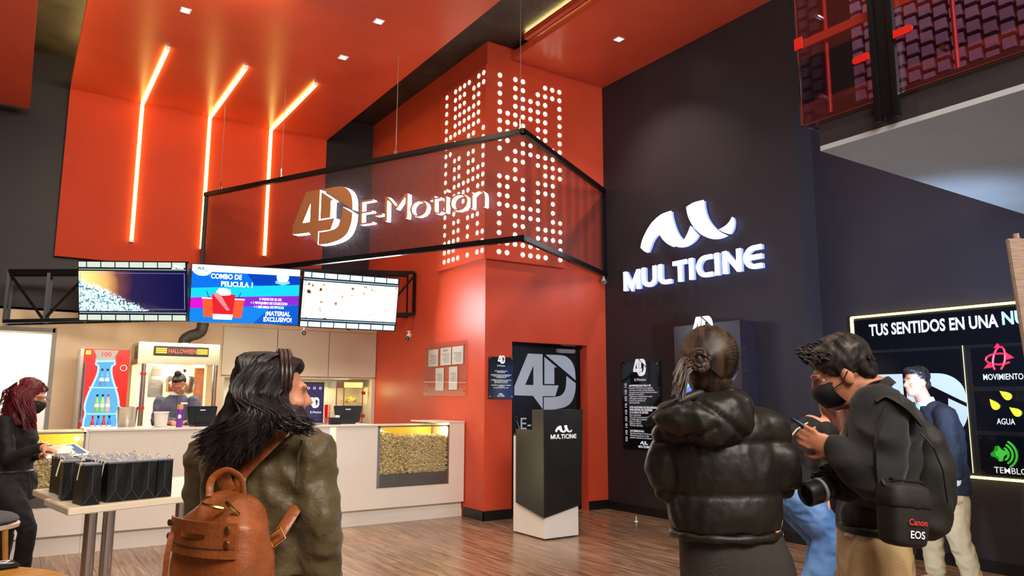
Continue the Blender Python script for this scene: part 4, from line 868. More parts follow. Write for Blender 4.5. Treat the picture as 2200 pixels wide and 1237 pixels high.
B().box(1.50, 1.68, 10.80, 10.82, 1.45, 1.85).build('label_panel', 'steel', pm)
for k, (z, h) in enumerate(((1.72, .10), (1.63, .05), (1.56, .04), (1.46, .03))): B().box(1.53, 1.65, 10.79, 10.80, z, z+h).build('warning_label', 'grey_plastic', pm)
B().box(2.06, 2.18, 10.78, 10.82, 1.1, 1.84).build('copper_panel', mat('copper', srgb(196, 120, 80), .4, metal=.4, vary=.2, scale=14), pm)
dk = thing('vent_duct', 'dark flexible vent duct rising from the popcorn machine', 'duct', (1.9, 10.5, 2.13))
pts = smooth_side([(1.85, 10.5, 2.13), (1.86, 10.5, 2.20), (1.93, 10.5, 2.255), (2.02, 10.5, 2.29), (2.065, 10.5, 2.38), (2.07, 10.5, 2.7), (2.06, 10.6, 3.1)], 8)
B().tube(pts, [.07+.006*(i % 2) for i in range(len(pts))], 14).build('flexible_hose', mat('duct_grey', srgb(84, 80, 74), .5, metal=.4), dk)
B().lathe([(.09, 0), (.09, .02)], (1.85, 10.5, 2.13), 18).build('flange', 'machine_steel', dk)
# items on the countertop (top at 1.14)
CT = 1.14
def at_ct(x, y, Y): p = P(x, y, Y); return Vector((p.x, Y, CT))
p = Vector((1.05, 8.85, CT)); t = thing('steel_bucket', 'round brushed steel bucket on the counter before the cooler', 'bucket', p)
B().lathe([(.085, 0), (.10, .2), (.104, .205), (.098, .2), (.083, .01)], p, 28).build('pail', 'steel', t, smooth=True); B().tube([p+Vector((.104*math.cos(a), .104*math.sin(a), .205)) for a in np.linspace(0, 2*PI, 25)[:-1]], .004, 6, True).build('rolled_rim', 'chrome', t)
p = Vector((1.345, 8.62, CT)); t = thing('plastic_tub', 'translucent white plastic tub on the counter', 'tub', p); mat('frosted', srgb(232, 230, 222), .4, alpha=.75)
B().lathe([(.052, 0), (.06, .005), (.07, .15), (.075, .15), (.075, .158), (.066, .156), (.055, .01)], p, 24).build('tub_body', 'frosted', t, smooth=True); B().tube([p+Vector((.074*math.cos(a), .074*math.sin(a), .153)) for a in np.linspace(0, 2*PI, 25)[:-1]], .005, 6, True).build('tub_rim', 'white_plastic', t)
p = Vector((1.50, 8.48, CT)); t = thing('spray_can', 'purple spray can with a tan cap on the counter', 'can', p); mat('can_purple', srgb(110, 46, 160), .3); mat('can_tan', srgb(206, 150, 90), .35)
B().lathe([(.028, 0), (.032, .006), (.032, .17), (.028, .185)], p, 20).build('can_body', 'can_purple', t, smooth=True); B().lathe([(.030, .185), (.030, .23), (.027, .235)], p, 20).build('can_cap', 'can_tan', t, smooth=True); B().ball(p+Vector((-.004, -.026, .11)), (.018, .008, .03)).build('can_label', 'white_plastic', t)
def pos(label, p, yaw):
    t = thing('till_monitor', label, 'monitor', (0, 0, 0), 'black till monitors on the counter')
    B().box(-.09, .09, -.07, .09, 0, .03).build('base', 'black_satin', t, bevel=.006); B().box(-.03, .03, -.01, .03, .02, .1).build('neck', 'black_satin', t)
    sc = B(); sc.prism([(-.14, .02), (.14, .02), (.17, .215), (-.17, .215)], (0, .02, 0), UX, UZ, .05).build('housing', 'black_satin', t, bevel=.008)
    B().box(-.08, .08, -.034, -.03, .06, .12).build('vent_panel', 'black_matte', t); B().box(-.03, .03, -.0315, -.0305, .168, .178).build('maker_mark', 'print_white', t)
    t.location = p; t.rotation_euler = (0, 0, yaw)
pos('black till monitor beside the spray can', (1.74, 8.62, CT), .25); pos('black till monitor beside the red straws', (3.40, 8.62, CT), -.2)
p = Vector((2.96, 8.60, CT)); t = thing('tablet_display', 'dark display stand with 4D emblem behind the woman at the counter', 'display', p); mat('display_navy', srgb(44, 40, 76), .2, emit=srgb(44, 40, 76), estr=.4)
B().box(p.x-.13, p.x+.13, p.y, p.y+.03, CT+.02, CT+.49).build('display_panel', 'black_satin', t); B().box(p.x-.118, p.x+.118, p.y-.004, p.y, CT+.03, CT+.475).build('display_face', 'display_navy', t); B().box(p.x-.14, p.x+.14, p.y-.01, p.y+.1, CT, CT+.02).build('foot', 'grey_plastic', t)
b = B(); put_4d(b, (p.x-.055, p.y-.005, CT+.19), UX, UZ, .13); put_text(b, 'E-Motion', (p.x-.03, p.y-.005, CT+.13), UX, UZ, .036)
for k in range(3): b.tube([(p.x-.06+.07*k+.014*math.cos(a), p.y-.006, CT+.42+.014*math.sin(a)) for a in np.linspace(0, 2*PI, 7)[:-1]], .003, 5, True)
b.build('display_print', 'white_print_lit', t, kind='stuff')
p = Vector((3.19, 8.50, CT)); t = thing('napkin_holder', 'black holder with white napkins and cups beside the straws', 'holder', p)
B().box(p.x-.05, p.x+.07, p.y-.05, p.y+.05, CT, CT+.08).build('holder_box', 'black_satin', t, bevel=.004); B().box(p.x+.0, p.x+.05, p.y-.04, p.y+.04, CT+.03, CT+.105).build('napkins', 'white_plastic', t)
t = thing('straw_cup', 'bunch of red drinking straws in a clear cup on the counter', 'straws', (3.10, 8.50, CT)); B().lathe([(.03, 0), (.036, .09), (.034, .09), (.028, .004)], (3.10, 8.50, CT), 18).build('cup', 'acrylic', t)
for k in range(14):
    a = k*2.4; r = .006*math.sqrt(k)*1.15; B().cyl((3.10+r*math.cos(a), 8.50+r*math.sin(a), CT+.005), (3.10+1.5*r*math.cos(a), 8.50+1.5*r*math.sin(a), CT+.23), .0035, n=6).build('straw', 'bright_red', t)
t = thing('straw_cup', 'bunch of red straws on the counter next to the till by the spray can', 'straws', (2.02, 8.7, CT)); B().lathe([(.03, 0), (.036, .09), (.034, .09), (.028, .004)], (2.02, 8.7, CT), 18).build('cup', 'acrylic', t)
for k in range(14):
    a = k*2.4; r = .006*math.sqrt(k)*1.15; B().cyl((2.02+r*math.cos(a), 8.7+r*math.sin(a), CT+.005), (2.02+1.5*r*math.cos(a), 8.7+1.5*r*math.sin(a), CT+.22), .0035, n=6).build('straw', 'bright_red', t)
# nacho warmer in the niche
nw = thing('nacho_warmer', 'lit glass warmer with yellow nachos in the kitchen niche', 'warmer', (4.47, 11.4, .98))
NX0, NX1, NY = 4.235, 4.69, 11.25
B().box(NX0, NX1, NY, 11.6, .985, 1.06).build('base', 'red_plastic', nw, bevel=.004); B().box(NX0, NX1, NY, 11.6, 1.60, 1.70).build('lamp_head', 'steel', nw, bevel=.004); B().box(NX0+.13, NX1-.02, NY-.004, NY, 1.61, 1.69).build('lamp_face', em('warmer_lamp', (255, 206, 90), 2.4), nw)
for x in (NX0+.01, NX0+.13, NX1-.01): B().box(x-.008, x+.008, NY, NY+.016, 1.06, 1.6).build('post', 'steel', nw)
for z in (1.2, 1.36): B().box(NX0, NX1, NY+.02, 11.6, z, z+.012).build('shelf', 'clear_glass', nw)
B().box(NX0, NX1, NY+.002, NY+.006, 1.06, 1.6).build('glass_door', 'clear_glass', nw)
mat('nacho', srgb(236, 190, 60), .6, vary=.15, scale=40)
for z in (1.212, 1.372):
    b = B()
    for k in range(26):
        c = Vector((random.uniform(NX0+.17, NX1-.06), random.uniform(NY+.08, NY+.28), z+random.uniform(.01, .07))); R = Matrix.Rotation(random.uniform(0, 6), 3, Vector((random.random()-.5, random.random()-.5, random.random())).normalized())
        q = [c+R @ Vector(v) for v in ((.04, 0, 0), (-.02, .035, 0), (-.02, -.035, 0), (.03, 0, .005), (-.015, .026, .005), (-.015, -.026, .005))]; b.add(q, [(2, 1, 0), (3, 4, 5), (0, 1, 4, 3), (1, 2, 5, 4), (2, 0, 3, 5)])
    b.build('nacho_pile', 'nacho', nw, kind='stuff')
for z in (1.14, 1.5): B().box(NX1-.04, NX1+.02, NY-.03, NY, z, z+.05).build('door_latch', 'red_plastic', nw)
light('warmer_glow', 'POINT', (4.47, 11.3, 1.55), 2.5, (1, .8, .35), shadow_soft_size=.04)
light('niche_lamp', 'AREA', (3.6, 11.4, 1.72), 7, (.96, 1, .86), (3.6, 11.4, 0), shape='RECTANGLE', size=1.8, size_y=.1)
# ================================================================== GIFT BAG TABLE
TZ = .90; ang = math.radians(12); tu = Vector((math.cos(math.radians(20)), math.sin(math.radians(20)), 0)); tv_ = Vector((math.cos(math.radians(100)), math.sin(math.radians(100)), 0)); T0 = Vector((.292, 4.39, 0))
def tp(a, b, z=0): return T0+tu*a+tv_*b+Vector((0, 0, z))
_tx, _ty = Vector((1, 0, 0)), Vector((0, 1, 0))
mat('table_cream', srgb(226, 214, 190), .3, vary=.03)
def bag_table(label, a0, b0, legs=(.17, .265), wd=.95):
    t = thing('pedestal_table', label, 'table', tp(a0+.45, b0+.3), 'pedestal tables carrying gift bags')
    B().prism([(0, 0), (wd*tu.dot(_tx), wd*tu.dot(_ty)), (wd*tu.dot(_tx)+.5*tv_.dot(_tx), wd*tu.dot(_ty)+.5*tv_.dot(_ty)), (.5*tv_.dot(_tx), .5*tv_.dot(_ty))], tp(a0, b0, TZ-.036), _tx, _ty, .036).build('table_top', 'table_cream', t, bevel=.004)
    for k in legs: B().cyl(tp(a0+k, b0+.2, 0), tp(a0+k, b0+.2, TZ-.036), .031, n=24).build('leg', 'chrome', t, smooth=True)
    B().lathe([(.2, 0), (.2, .01), (.05, .025)], tp(a0+sum(legs)/2, b0+.2, 0), 28).build('foot_plate', 'chrome', t, smooth=True)
bag_table('cream pedestal table with twin chrome legs, carrying the front gift bags', 0, 0); bag_table('cream pedestal table set behind the first one, under the rear gift bags', .05, .508, (.83, .91), 1.0)
mat('bag_black', srgb(14, 15, 18), .5, vary=.1, scale=20, spec=.3); mat('bag_fold', srgb(92, 96, 104), .45); mat('ribbon', srgb(232, 226, 212), .5)
def gift_bag(label, a, b, yaw=0.0, tie=0):
    t = thing('gift_bag', label, 'gift bag', (0, 0, 0), 'black gift bags on the pedestal tables')
    w, d, h = .0415, .075, .205
    bx_ = B(); V_ = [(-w, -d, 0), (w, -d, 0), (w, d, 0), (-w, d, 0), (-w, -d*.98, h), (w, -d*.98, h), (w, d*.98, h), (-w, d*.98, h), (0, -d*.90, h), (0, d*.90, h), (0, -d, h*.3), (0, d, h*.3)]
    bx_.add(V_, [(0, 3, 2, 1), (0, 1, 10), (0, 10, 8, 4), (10, 1, 5, 8), (1, 2, 6, 5), (2, 3, 11), (2, 11, 9, 6), (11, 3, 7, 9), (3, 0, 4, 7), (4, 8, 9, 7), (8, 5, 6, 9)])
    bx_.build('paper_body', 'bag_black', t)
    f = B()
    for s in (-1, 1): f.tube([(0, s*(d+.0006), h*.3), (0, s*d*.94, h*.96)], .0011, 4); f.tube([(-w, s*(d+.0006), 0), (0, s*(d+.0006), h*.3), (w, s*(d+.0006), 0)], .0011, 4)
    f.build('fold_lines', 'bag_fold', t, kind='stuff')
    B().box(-w-.0008, w+.0008, -d-.001, d+.001, h-.006, h+.002).build('top_edge', 'bag_fold', t)
    rr = random.Random(len(label)*7+int(a*100))
    for s in (-1, 1):
        x = s*w*1.02; dx = rr.uniform(.0, .03)*s
        if tie and s < 0: P_ = smooth_side([(x, -d*.4, h-.005), (x-.012, -d*.62, h+.006), (x-.022, -d*.8, h-.03), (x-.03, -d*.9, h-.075)], 5)
        else: P_ = smooth_side([(x, -d*.5, h-.01), (x+dx*.6, -d*.3, h+.012), (x+dx, 0, h+.018), (x+dx*.6, d*.3, h+.008), (x, d*.5, h-.01)], 4)
        B().tube(P_, [(.0010, .0062 if tie and s < 0 else .0042)]*len(P_), 6).build('ribbon_handle', 'ribbon', t, smooth=True)
    t.location = tp(a, b, TZ); t.rotation_euler = (0, 0, ang+yaw)
cols = ['first', 'second', 'third', 'fourth', 'fifth', 'sixth']
gift_bag('black gift bag standing forward at the table corner with a loose ribbon', .112, .112, .02, 1)
for j in range(4):
    for i in range(4):
        gift_bag('black gift bag, %s from the corner bag in the %s row of the tables' % (cols[i], ['front', 'second', 'third', 'fourth'][j]), .240+.087*i+.003*math.sin(i*5+j)-.012*j, .135+.158*j-.004*i, .03*math.sin(i*3+j*2), 1 if (i == 0 and j == 0) else 0)
for k, (a, b, l) in enumerate(((.095, .385, 'black gift bag just behind the corner bag with a hanging ribbon'), (.14, .56, 'black gift bag in the third rank behind the corner bag'), (.17, .885, 'black gift bag at the far end of the tables, most lit by the popcorn window'), (.14, .72, 'black gift bag in the fourth rank behind the corner bag'))):
    gift_bag(l, a, b, -.18 if k in (0, 2) else .05, 1 if k in (0, 2) else 0)
# ------------------------------------------------------------------ round wooden table, pouch and padded chair at the picture edge
mat('honey_wood', srgb(196, 140, 52), .28, col2=srgb(150, 96, 30), scale=3.2, stretch=(1, 14, 1))
RZ = .745; rc = Vector((-.34, 3.42, 0))
t = thing('round_table', 'round honey-coloured wooden table at the lower corner', 'table', rc)
B().lathe([(.60, RZ-.035), (.62, RZ-.025), (.62, RZ-.006), (.61, RZ)], rc, 64).build('table_top', 'honey_wood', t, smooth=30); B().cyl(rc, rc+Vector((0, 0, RZ-.03)), .035, n=20).build('column', 'black_metal', t, smooth=True); B().lathe([(.25, 0), (.25, .012), (.05, .03)], rc, 32).build('foot', 'black_metal', t, smooth=True)
pc = on(2, RZ, 4, 1221); t = thing('printed_pouch', 'small black pouch with white angular stripes on the round table', 'pouch', (pc.x, pc.y, RZ))
B().obox((pc.x-.02, pc.y, RZ+.011), (.15, .10, .02), (1, .25, 0), (-.25, 1, 0)).build('pouch_body', 'black_matte', t, bevel=.008)
b = B()
for L in (((-.05, .04), (.03, .0), (.055, .03)), ((-.06, -.02), (.0, .01), (.05, -.035)), ((.02, .045), (.055, .035))): b.prism(thick(L, .009), (pc.x-.02, pc.y, RZ+.0215), Vector((1, .25, 0)).normalized(), Vector((-.25, 1, 0)).normalized(), .0008)
b.build('white_stripes', 'white_plastic', t)
cc = deep(-32, 1128, 4.4); t = thing('padded_chair', 'rounded grey padded chair with pale trim at the hall edge', 'chair', (cc.x, cc.y, 0)); mat('grey_fabric', srgb(70, 72, 78), .8, bump=.2, bscale=200); mat('pale_trim', srgb(222, 200, 176), .6)
S_ = Vector((.99, .12, 0)).normalized(); 
B().ball((cc.x, cc.y, cc.z+.03), (.17, .2, .05)).build('seat_cushion', 'grey_fabric', t, smooth=True); B().lathe([(.14, -.03), (.172, -.02), (.176, .0), (.165, .012)], (cc.x, cc.y, cc.z+.005), 32).build('trim_ring', 'pale_trim', t, smooth=True)
for sx in (-1, 1):
    for sy in (-1, 1): B().cyl((cc.x+sx*.1, cc.y+sy*.12, cc.z-.02), (cc.x+sx*.16, cc.y+sy*.18, 0), .016, .012).build('leg', 'honey_wood', t, smooth=True)
B().loft([[Vector((cc.x-.12+.02*math.cos(q), cc.y+.02*math.sin(q)+y, cc.z+z)) for q in np.linspace(0, 2*PI, 9)[:-1]] for y, z in ((-.16, .03), (-.15, .3), (0, .36), (.15, .3), (.16, .03))]).build('backrest', 'grey_fabric', t, smooth=True)
# a small white tag left on the floor
p = on(2, 0, 1367, 1120); tag(B().cyl((p.x, p.y, 0), (p.x, p.y, .06), .006, n=8).lathe([(.025, 0), (.02, .006)], (p.x, p.y, 0), 12).build('floor_marker', 'white_plastic'), 'tiny white upright marker on the wooden floor near the charcoal wall', 'marker')
# ================================================================== PEOPLE
_fh = Vector((math.cos(YAW), math.sin(YAW), 0)); _rh = Vector((math.sin(YAW), -math.cos(YAW), 0)); UP = Vector((0, 0, 1))
def wh(x, y, D):                         # point on the sight line at horizontal distance D along the view
    d = ray(x, y); return EYEP+d*(D/d.dot(_fh))
def cap(b, p0, p1, r0, r1=None, n=14):
    r1 = r0 if r1 is None else r1; b.cyl(p0, p1, r0, r1, n); b.ball(p0, r0*.999, nu=n, nv=8); b.ball(p1, r1*.999, nu=n, nv=8); return b
def limb(b, pts, rad):
    for i in range(len(pts)-1): cap(b, pts[i], pts[i+1], rad[i], rad[i+1])
    return b
def ring(c, u, v, ru, rv, n=24, sq=1.0):
    out = []
    for k in range(n):
        a = 2*PI*k/n; ca, sa = math.cos(a), math.sin(a)
        out.append(Vector(c)+u*(ru*math.copysign(abs(ca)**sq, ca))+v*(rv*math.copysign(abs(sa)**sq, sa)))
    return out
def blob(b, name, m, parent, voxel=.011, smooth=4, disp=None, label=None, kind=None):
    o = b.build(name, m, parent)
    md = o.modifiers.new('r', 'REMESH'); md.mode = 'VOXEL'; md.voxel_size = voxel; md.use_smooth_shade = True
    if smooth: sm = o.modifiers.new('s', 'SMOOTH'); sm.factor = .5; sm.iterations = smooth
    dg = bpy.context.evaluated_depsgraph_get(); me = bpy.data.meshes.new_from_object(o.evaluated_get(dg))
    old = o.data; o.modifiers.clear(); o.data = me; bpy.data.meshes.remove(old); me.name = name
    if not me.materials: me.materials.append(M[m] if isinstance(m, str) else m)
    if disp:
        off = Vector((0, 0, 0)); q = parent
        while q is not None: off += q.location; q = q.parent
        nn = [v.normal.copy() for v in me.vertices]
        for v, n in zip(me.vertices, nn): v.co += n*disp(v.co+off, n)
    me.polygons.foreach_set('use_smooth', [True]*len(me.polygons)); me.update()
    if label: o['label'] = label
    if kind: o['kind'] = kind
    return o
def folds(A, sx=9, sy=9, sz=16, A2=0.0, s2=40, seed=0):
    sd = Vector((seed*3.1, seed*1.7, seed*.9))
    def f(p, n):
        q = Vector((p.x*sx, p.y*sy, p.z*sz))+sd; w = noise.noise_vector(q*.5)*.7
        v = A*(.55-abs(noise.noise(q+w))*2.0)
        if A2: v += A2*noise.noise(p*s2)
        return v
    return f
def head(b, c, f, u, s=1.0, nose=True):
    f = f.normalized(); u = (u-f*u.dot(f)).normalized(); r = f.cross(u); R = Matrix((r, f, u)).transposed()
    q = lambda x, y, z: c+(r*x+f*y+u*z)*s; bl = lambda p, rad: b.ball(p, tuple(k*s for k in rad), R, 20, 12)
    bl(q(0, -.015, .032), (.073, .093, .086)); bl(q(0, .02, -.03), (.062, .074, .086)); bl(q(0, .058, -.088), (.034, .030, .026)); bl(q(0, .02, -.075), (.052, .058, .045))
    if nose: limb(b, [q(0, .088, .012), q(0, .106, -.022)], [.008*s, .0125*s]); bl(q(0, .098, -.026), (.017, .013, .010))
    bl(q(0, .082, .024), (.048, .014, .012)); bl(q(0, .086, -.056), (.024, .012, .007)); bl(q(0, .084, -.068), (.021, .012, .008))
    for k in (-1, 1): bl(q(k*.072, -.006, -.010), (.009, .020, .031)); bl(q(k*.036, .068, -.024), (.022, .02, .02))
    return q, R, r, f, u
def eyes(q, parent, s=1.0, skin='brow_dark'):
    for k in (-1, 1):
        e = B(); e.ball(q(k*.031, .060, .004), .0115*s, nu=12, nv=8).build('eye', 'eye_white', parent, smooth=True); B().ball(q(k*.031, .0665, .003), .0062*s, nu=10, nv=6).build('iris', 'brow_dark', parent, smooth=True)
        B().tube([q(k*.012, .093, .026), q(k*.03, .091, .031), q(k*.048, .078, .027)], [.0015, .0026, .001], 6).build('eyebrow', skin, parent, smooth=True)
def hand(b, w, d, n, curl=.5, thumb=1, s=1.0, spread=.08):
    d = d.normalized(); n = (n-d*n.dot(d)).normalized(); sd = d.cross(n); R = Matrix((sd, d, n)).transposed()
    b.ball(w+d*.045*s, (.038*s, .05*s, .015*s), R); b.ball(w+d*.01*s, (.026*s, .03*s, .018*s), R)
    for i, (o, L) in enumerate(((-.030, .060), (-.010, .074), (.010, .080), (.030, .070))):
        o *= thumb; p = w+d*.082*s+sd*o*s; a = 0.0; t = (d+sd*o*spread*10).normalized()
        for k, fr in enumerate((.45, .32, .23)):
            a += curl*(.6 if k == 0 else 1.0); dr = t*math.cos(a)+n*math.sin(a); e = p+dr*(L*fr*s); cap(b, p, e, (.0088-.0008*k)*s, (.0082-.001*k)*s, 10); p = e
    p = w+d*.025*s+sd*(.030*thumb)*s; t1 = (sd*thumb*.75+d*.7+n*.35).normalized(); e = p+t1*.042*s; cap(b, p, e, .0115*s, .0095*s, 10); e2 = e+(t1*.35+d*.7+n*.3).normalized()*.034*s; cap(b, e, e2, .0095*s, .0078*s, 10)
    return b
def strands(name, parent, m, roots, path, n, r=.006, seed=1, sides=5, kind='stuff'):
    rnd = random.Random(seed); b = B()
    for i in range(n):
        pts = path(rnd, i); k = len(pts); rr = r*rnd.uniform(.7, 1.3)
        b.tube(pts, [rr*(1.0 if j < k*.6 else max(.12, 1-(j/k-.6)*2.4)) for j in range(k)], sides)
    return b.build(name, m, parent, smooth=True, kind=kind)
def glasses(q, parent, m='gold_metal'):
    for k in (-1, 1): B().tube([q(k*.033+.024*math.cos(a), .105, .0+.020*math.sin(a)) for a in np.linspace(0, 2*PI, 19)[:-1]], .0016, 5, True).build('glasses_rim', m, parent); B().tube([q(k*.057, .103, .006), q(k*.074, .04, .008), q(k*.076, -.005, .0)], .0016, 5).build('glasses_arm', m, parent)
    B().tube([q(-.009, .106, .004), q(0, .110, .008), q(.009, .106, .004)], .0016, 5).build('glasses_bridge', m, parent)
def mask(q, parent, R, s=1.0):
    b = B(); rows = []
    for z, w_, y in ((-.100, .030, .070), (-.088, .046, .098), (-.062, .060, .112), (-.035, .064, .121), (-.012, .058, .117), (-.004, .050, .106)):
        rows.append([q(w_*math.sin(a)*1.06, y-.075*(1-math.cos(a))-.0*abs(a), z) for a in np.linspace(-1.35, 1.35, 17)])
    back = [[p-(q(0, .01, 0)-q(0, 0, 0)) for p in r] for r in rows]
    b.loft(rows, cap=False, wrap=False); n0 = len(b.v); b.loft([r[::-1] for r in back], cap=False, wrap=False)
    o = b.build('face_mask', 'mask_black', parent, smooth=80)
    for k in (-1, 1): B().tube([q(k*.062, .06, -.03), q(k*.076, .02, -.02), q(k*.082, -.012, .01)], .0022, 5).build('mask_loop', 'mask_black', parent)
    return o
def legs(b, hipc, side, D, foot, r=(.072, .055, .040), spread=.075, knees=None):
    for k in (-1, 1):
        h = hipc+side*(spread*k); a = Vector((h.x, h.y, .085))+side*(.01*k); kn = (h+a)/2+foot*.02; limb(b, [h, kn, a], r); cap(b, a+Vector((0, 0, -.04)), Vector((a.x, a.y, .035))+foot*.15, .042, .034)
for nm, c in (('skin_warm', (188, 128, 100)), ('skin_tan', (176, 116, 88)), ('skin_pale', (206, 152, 124))): mat(nm, srgb(*c), .45, vary=.05, scale=30)
mat('eye_white', srgb(225, 220, 214), .25); mat('brow_dark', srgb(24, 18, 16), .5); mat('mask_black', srgb(20, 20, 22), .7)
def hairmat(nm, c, c2, rough=.45): mat(nm, srgb(*c), rough, col2=srgb(*c2), scale=40, stretch=(1, 1, .15), spec=.35)
hairmat('hair_black', (14, 12, 14), (44, 38, 38)); hairmat('hair_red', (58, 12, 20), (112, 30, 40)); hairmat('hair_brown', (26, 19, 15), (78, 60, 46)); hairmat('hair_chestnut', (62, 38, 32), (116, 76, 62)); hairmat('hair_dark', (20, 17, 16), (52, 44, 42))
mat('olive_nylon', srgb(78, 66, 42), .48, vary=.10, scale=5, bump=.45, bscale=22, sheen=.1, spec=.35); mat('olive_rib', srgb(56, 46, 32), .8, bump=.4, bscale=120)
mat('puffer_nylon', srgb(27, 25, 21), .46, vary=.1, scale=4, bump=.14, bscale=30, spec=.4); mat('knit_grey', srgb(50, 46, 42), .9, bump=.4, bscale=220)
mat('sweat_black', srgb(15, 15, 18), .85, bump=.10, bscale=150, sheen=.1); mat('khaki', srgb(178, 150, 106), .85, vary=.08, scale=4, bump=.15, bscale=160); mat('denim', srgb(66, 110, 176), .8, col2=srgb(112, 156, 214), scale=6, bump=.25, bscale=200)
mat('navy_wool', srgb(26, 31, 43), .8, vary=.1, bump=.15, bscale=180); mat('beige_chino', srgb(198, 182, 146), .8, vary=.05, bump=.12, bscale=150); mat('shirt_pale', srgb(220, 224, 232), .6); mat('black_jersey', srgb(16, 16, 18), .75, bump=.12, bscale=150); mat('jean_black', srgb(20, 20, 23), .8, bump=.25, bscale=180)
mat('fleece_navy', srgb(80, 82, 104), .8, bump=.15, bscale=150); mat('tan_leather', srgb(146, 78, 36), .42, col2=srgb(108, 54, 24), scale=7, bump=.18, bscale=60, coat=.1); mat('shoe_tan', srgb(170, 130, 104), .5); mat('bag_nylon', srgb(24, 23, 20), .7, vary=.1, bump=.10, bscale=220)
def person(label, x, y, D):
    p = wh(x, y, D); return thing('person', label, 'person', (p.x, p.y, 0))
# ------------------------------------------------------------------ woman with the tan backpack (seen from behind, face in profile)
D1 = 2.25; W = lambda x, y, dy=0.0: wh(x, y, D1+dy)
t1 = person('person seen from behind in an olive bomber jacket with long black hair and tan backpack', 560, 1100, D1)
fc = (_rh*.90+_fh*.42).normalized(); bf = (_rh*.42+_fh*.90).normalized(); bs = (_rh*.90-_fh*.42).normalized()      # face, body front, body right side
hc = W(588, 846); b = B(); q1, R1, *_ = head(b, hc, fc-UP*.03, UP)
nb = W(578, 915, .02); limb(b, [hc-UP*.06-fc*.02, nb], [.052, .058])
ch = W(556, 1010, .03); pv = W(565, 1235, .03)
b.loft([ring(W(570, 940, .03), bs, bf, .13, .07), ring(ch, bs, bf, .165, .095), ring(W(560, 1120, .03), bs, bf, .13, .09), ring(pv, bs, bf, .16, .10)])
sR, eR, wR = W(662, 972, -.02), W(684, 1110, -.06), W(698, 1262, .0); sL, eL, wL = W(452, 985, .14), W(436, 1120, .16), W(446, 1262, .24)
limb(b, [sR, eR, wR], [.052, .042, .03]); limb(b, [sL, eL, wL], [.052, .042, .03]); hand(b, wR, Vector((0, 0, -1)), -bs, .35, -1); hand(b, wL, Vector((0, 0, -1)), bs, .35, 1)
legs(b, pv-UP*.02, bs, D1, bf)
body = blob(b, 'body', 'skin_warm', t1, .007, 2)
j = B(); n = 28
j.loft([ring(W(578, 900, .02), bs, bf, .062, .064, n), ring(W(574, 925, .03), bs, bf, .105, .085, n), ring(W(563, 955, .03), bs, bf, .175, .105, n), ring(W(556, 1010, .03), bs, bf, .20, .125, n), ring(W(553, 1090, .03), bs, bf, .188, .125, n), ring(W(556, 1160, .03), bs, bf, .178, .125, n), ring(W(562, 1222, .03), bs, bf, .18, .128, n)])
limb(j, [sR, W(678, 1040, -.03), eR, W(690, 1190, -.03), W(697, 1240, -.01)], [.078, .066, .062, .058, .048]); limb(j, [sL, W(442, 1050, .15), eL, W(442, 1240, .22)], [.078, .066, .06, .05])
jk = blob(j, 'bomber_jacket', 'olive_nylon', t1, .0095, 5, folds(.012, 13, 13, 13, .006, 26))
r = B(); r.loft([ring(W(562, 1219, .03), bs, bf, .176, .124, 40), ring(W(563, 1232, .03), bs, bf, .172, .121, 40)]); blob(r, 'waist_rib', 'olive_rib', jk, .007, 2)
c = B(); c.loft([ring(W(579, 893, .018), bs, bf, .070, .068, 28), ring(W(578, 912, .02), bs, bf, .082, .076, 28)]); blob(c, 'collar_rib', 'olive_rib', jk, .007, 3)
s = B(); s.tube([W(648, 945, -.12), W(640, 990, -.13), W(635, 1050, -.13)], .003, 6); s.tube([W(520, 955, -.09), W(570, 958, -.095), W(620, 956, -.1)], .0025, 6); s.build('seams', 'olive_rib', jk, smooth=True)
k = B(); k.loft([ring(W(563, 1228, .03), bs, bf, .165, .115), ring(W(566, 1330, .03), bs, bf, .20, .14), ring(W(566, 1500, .03), bs, bf, .22, .16)]); blob(k, 'skirt', 'knit_grey', t1, .012, 3, folds(.01, 14, 14, 3))
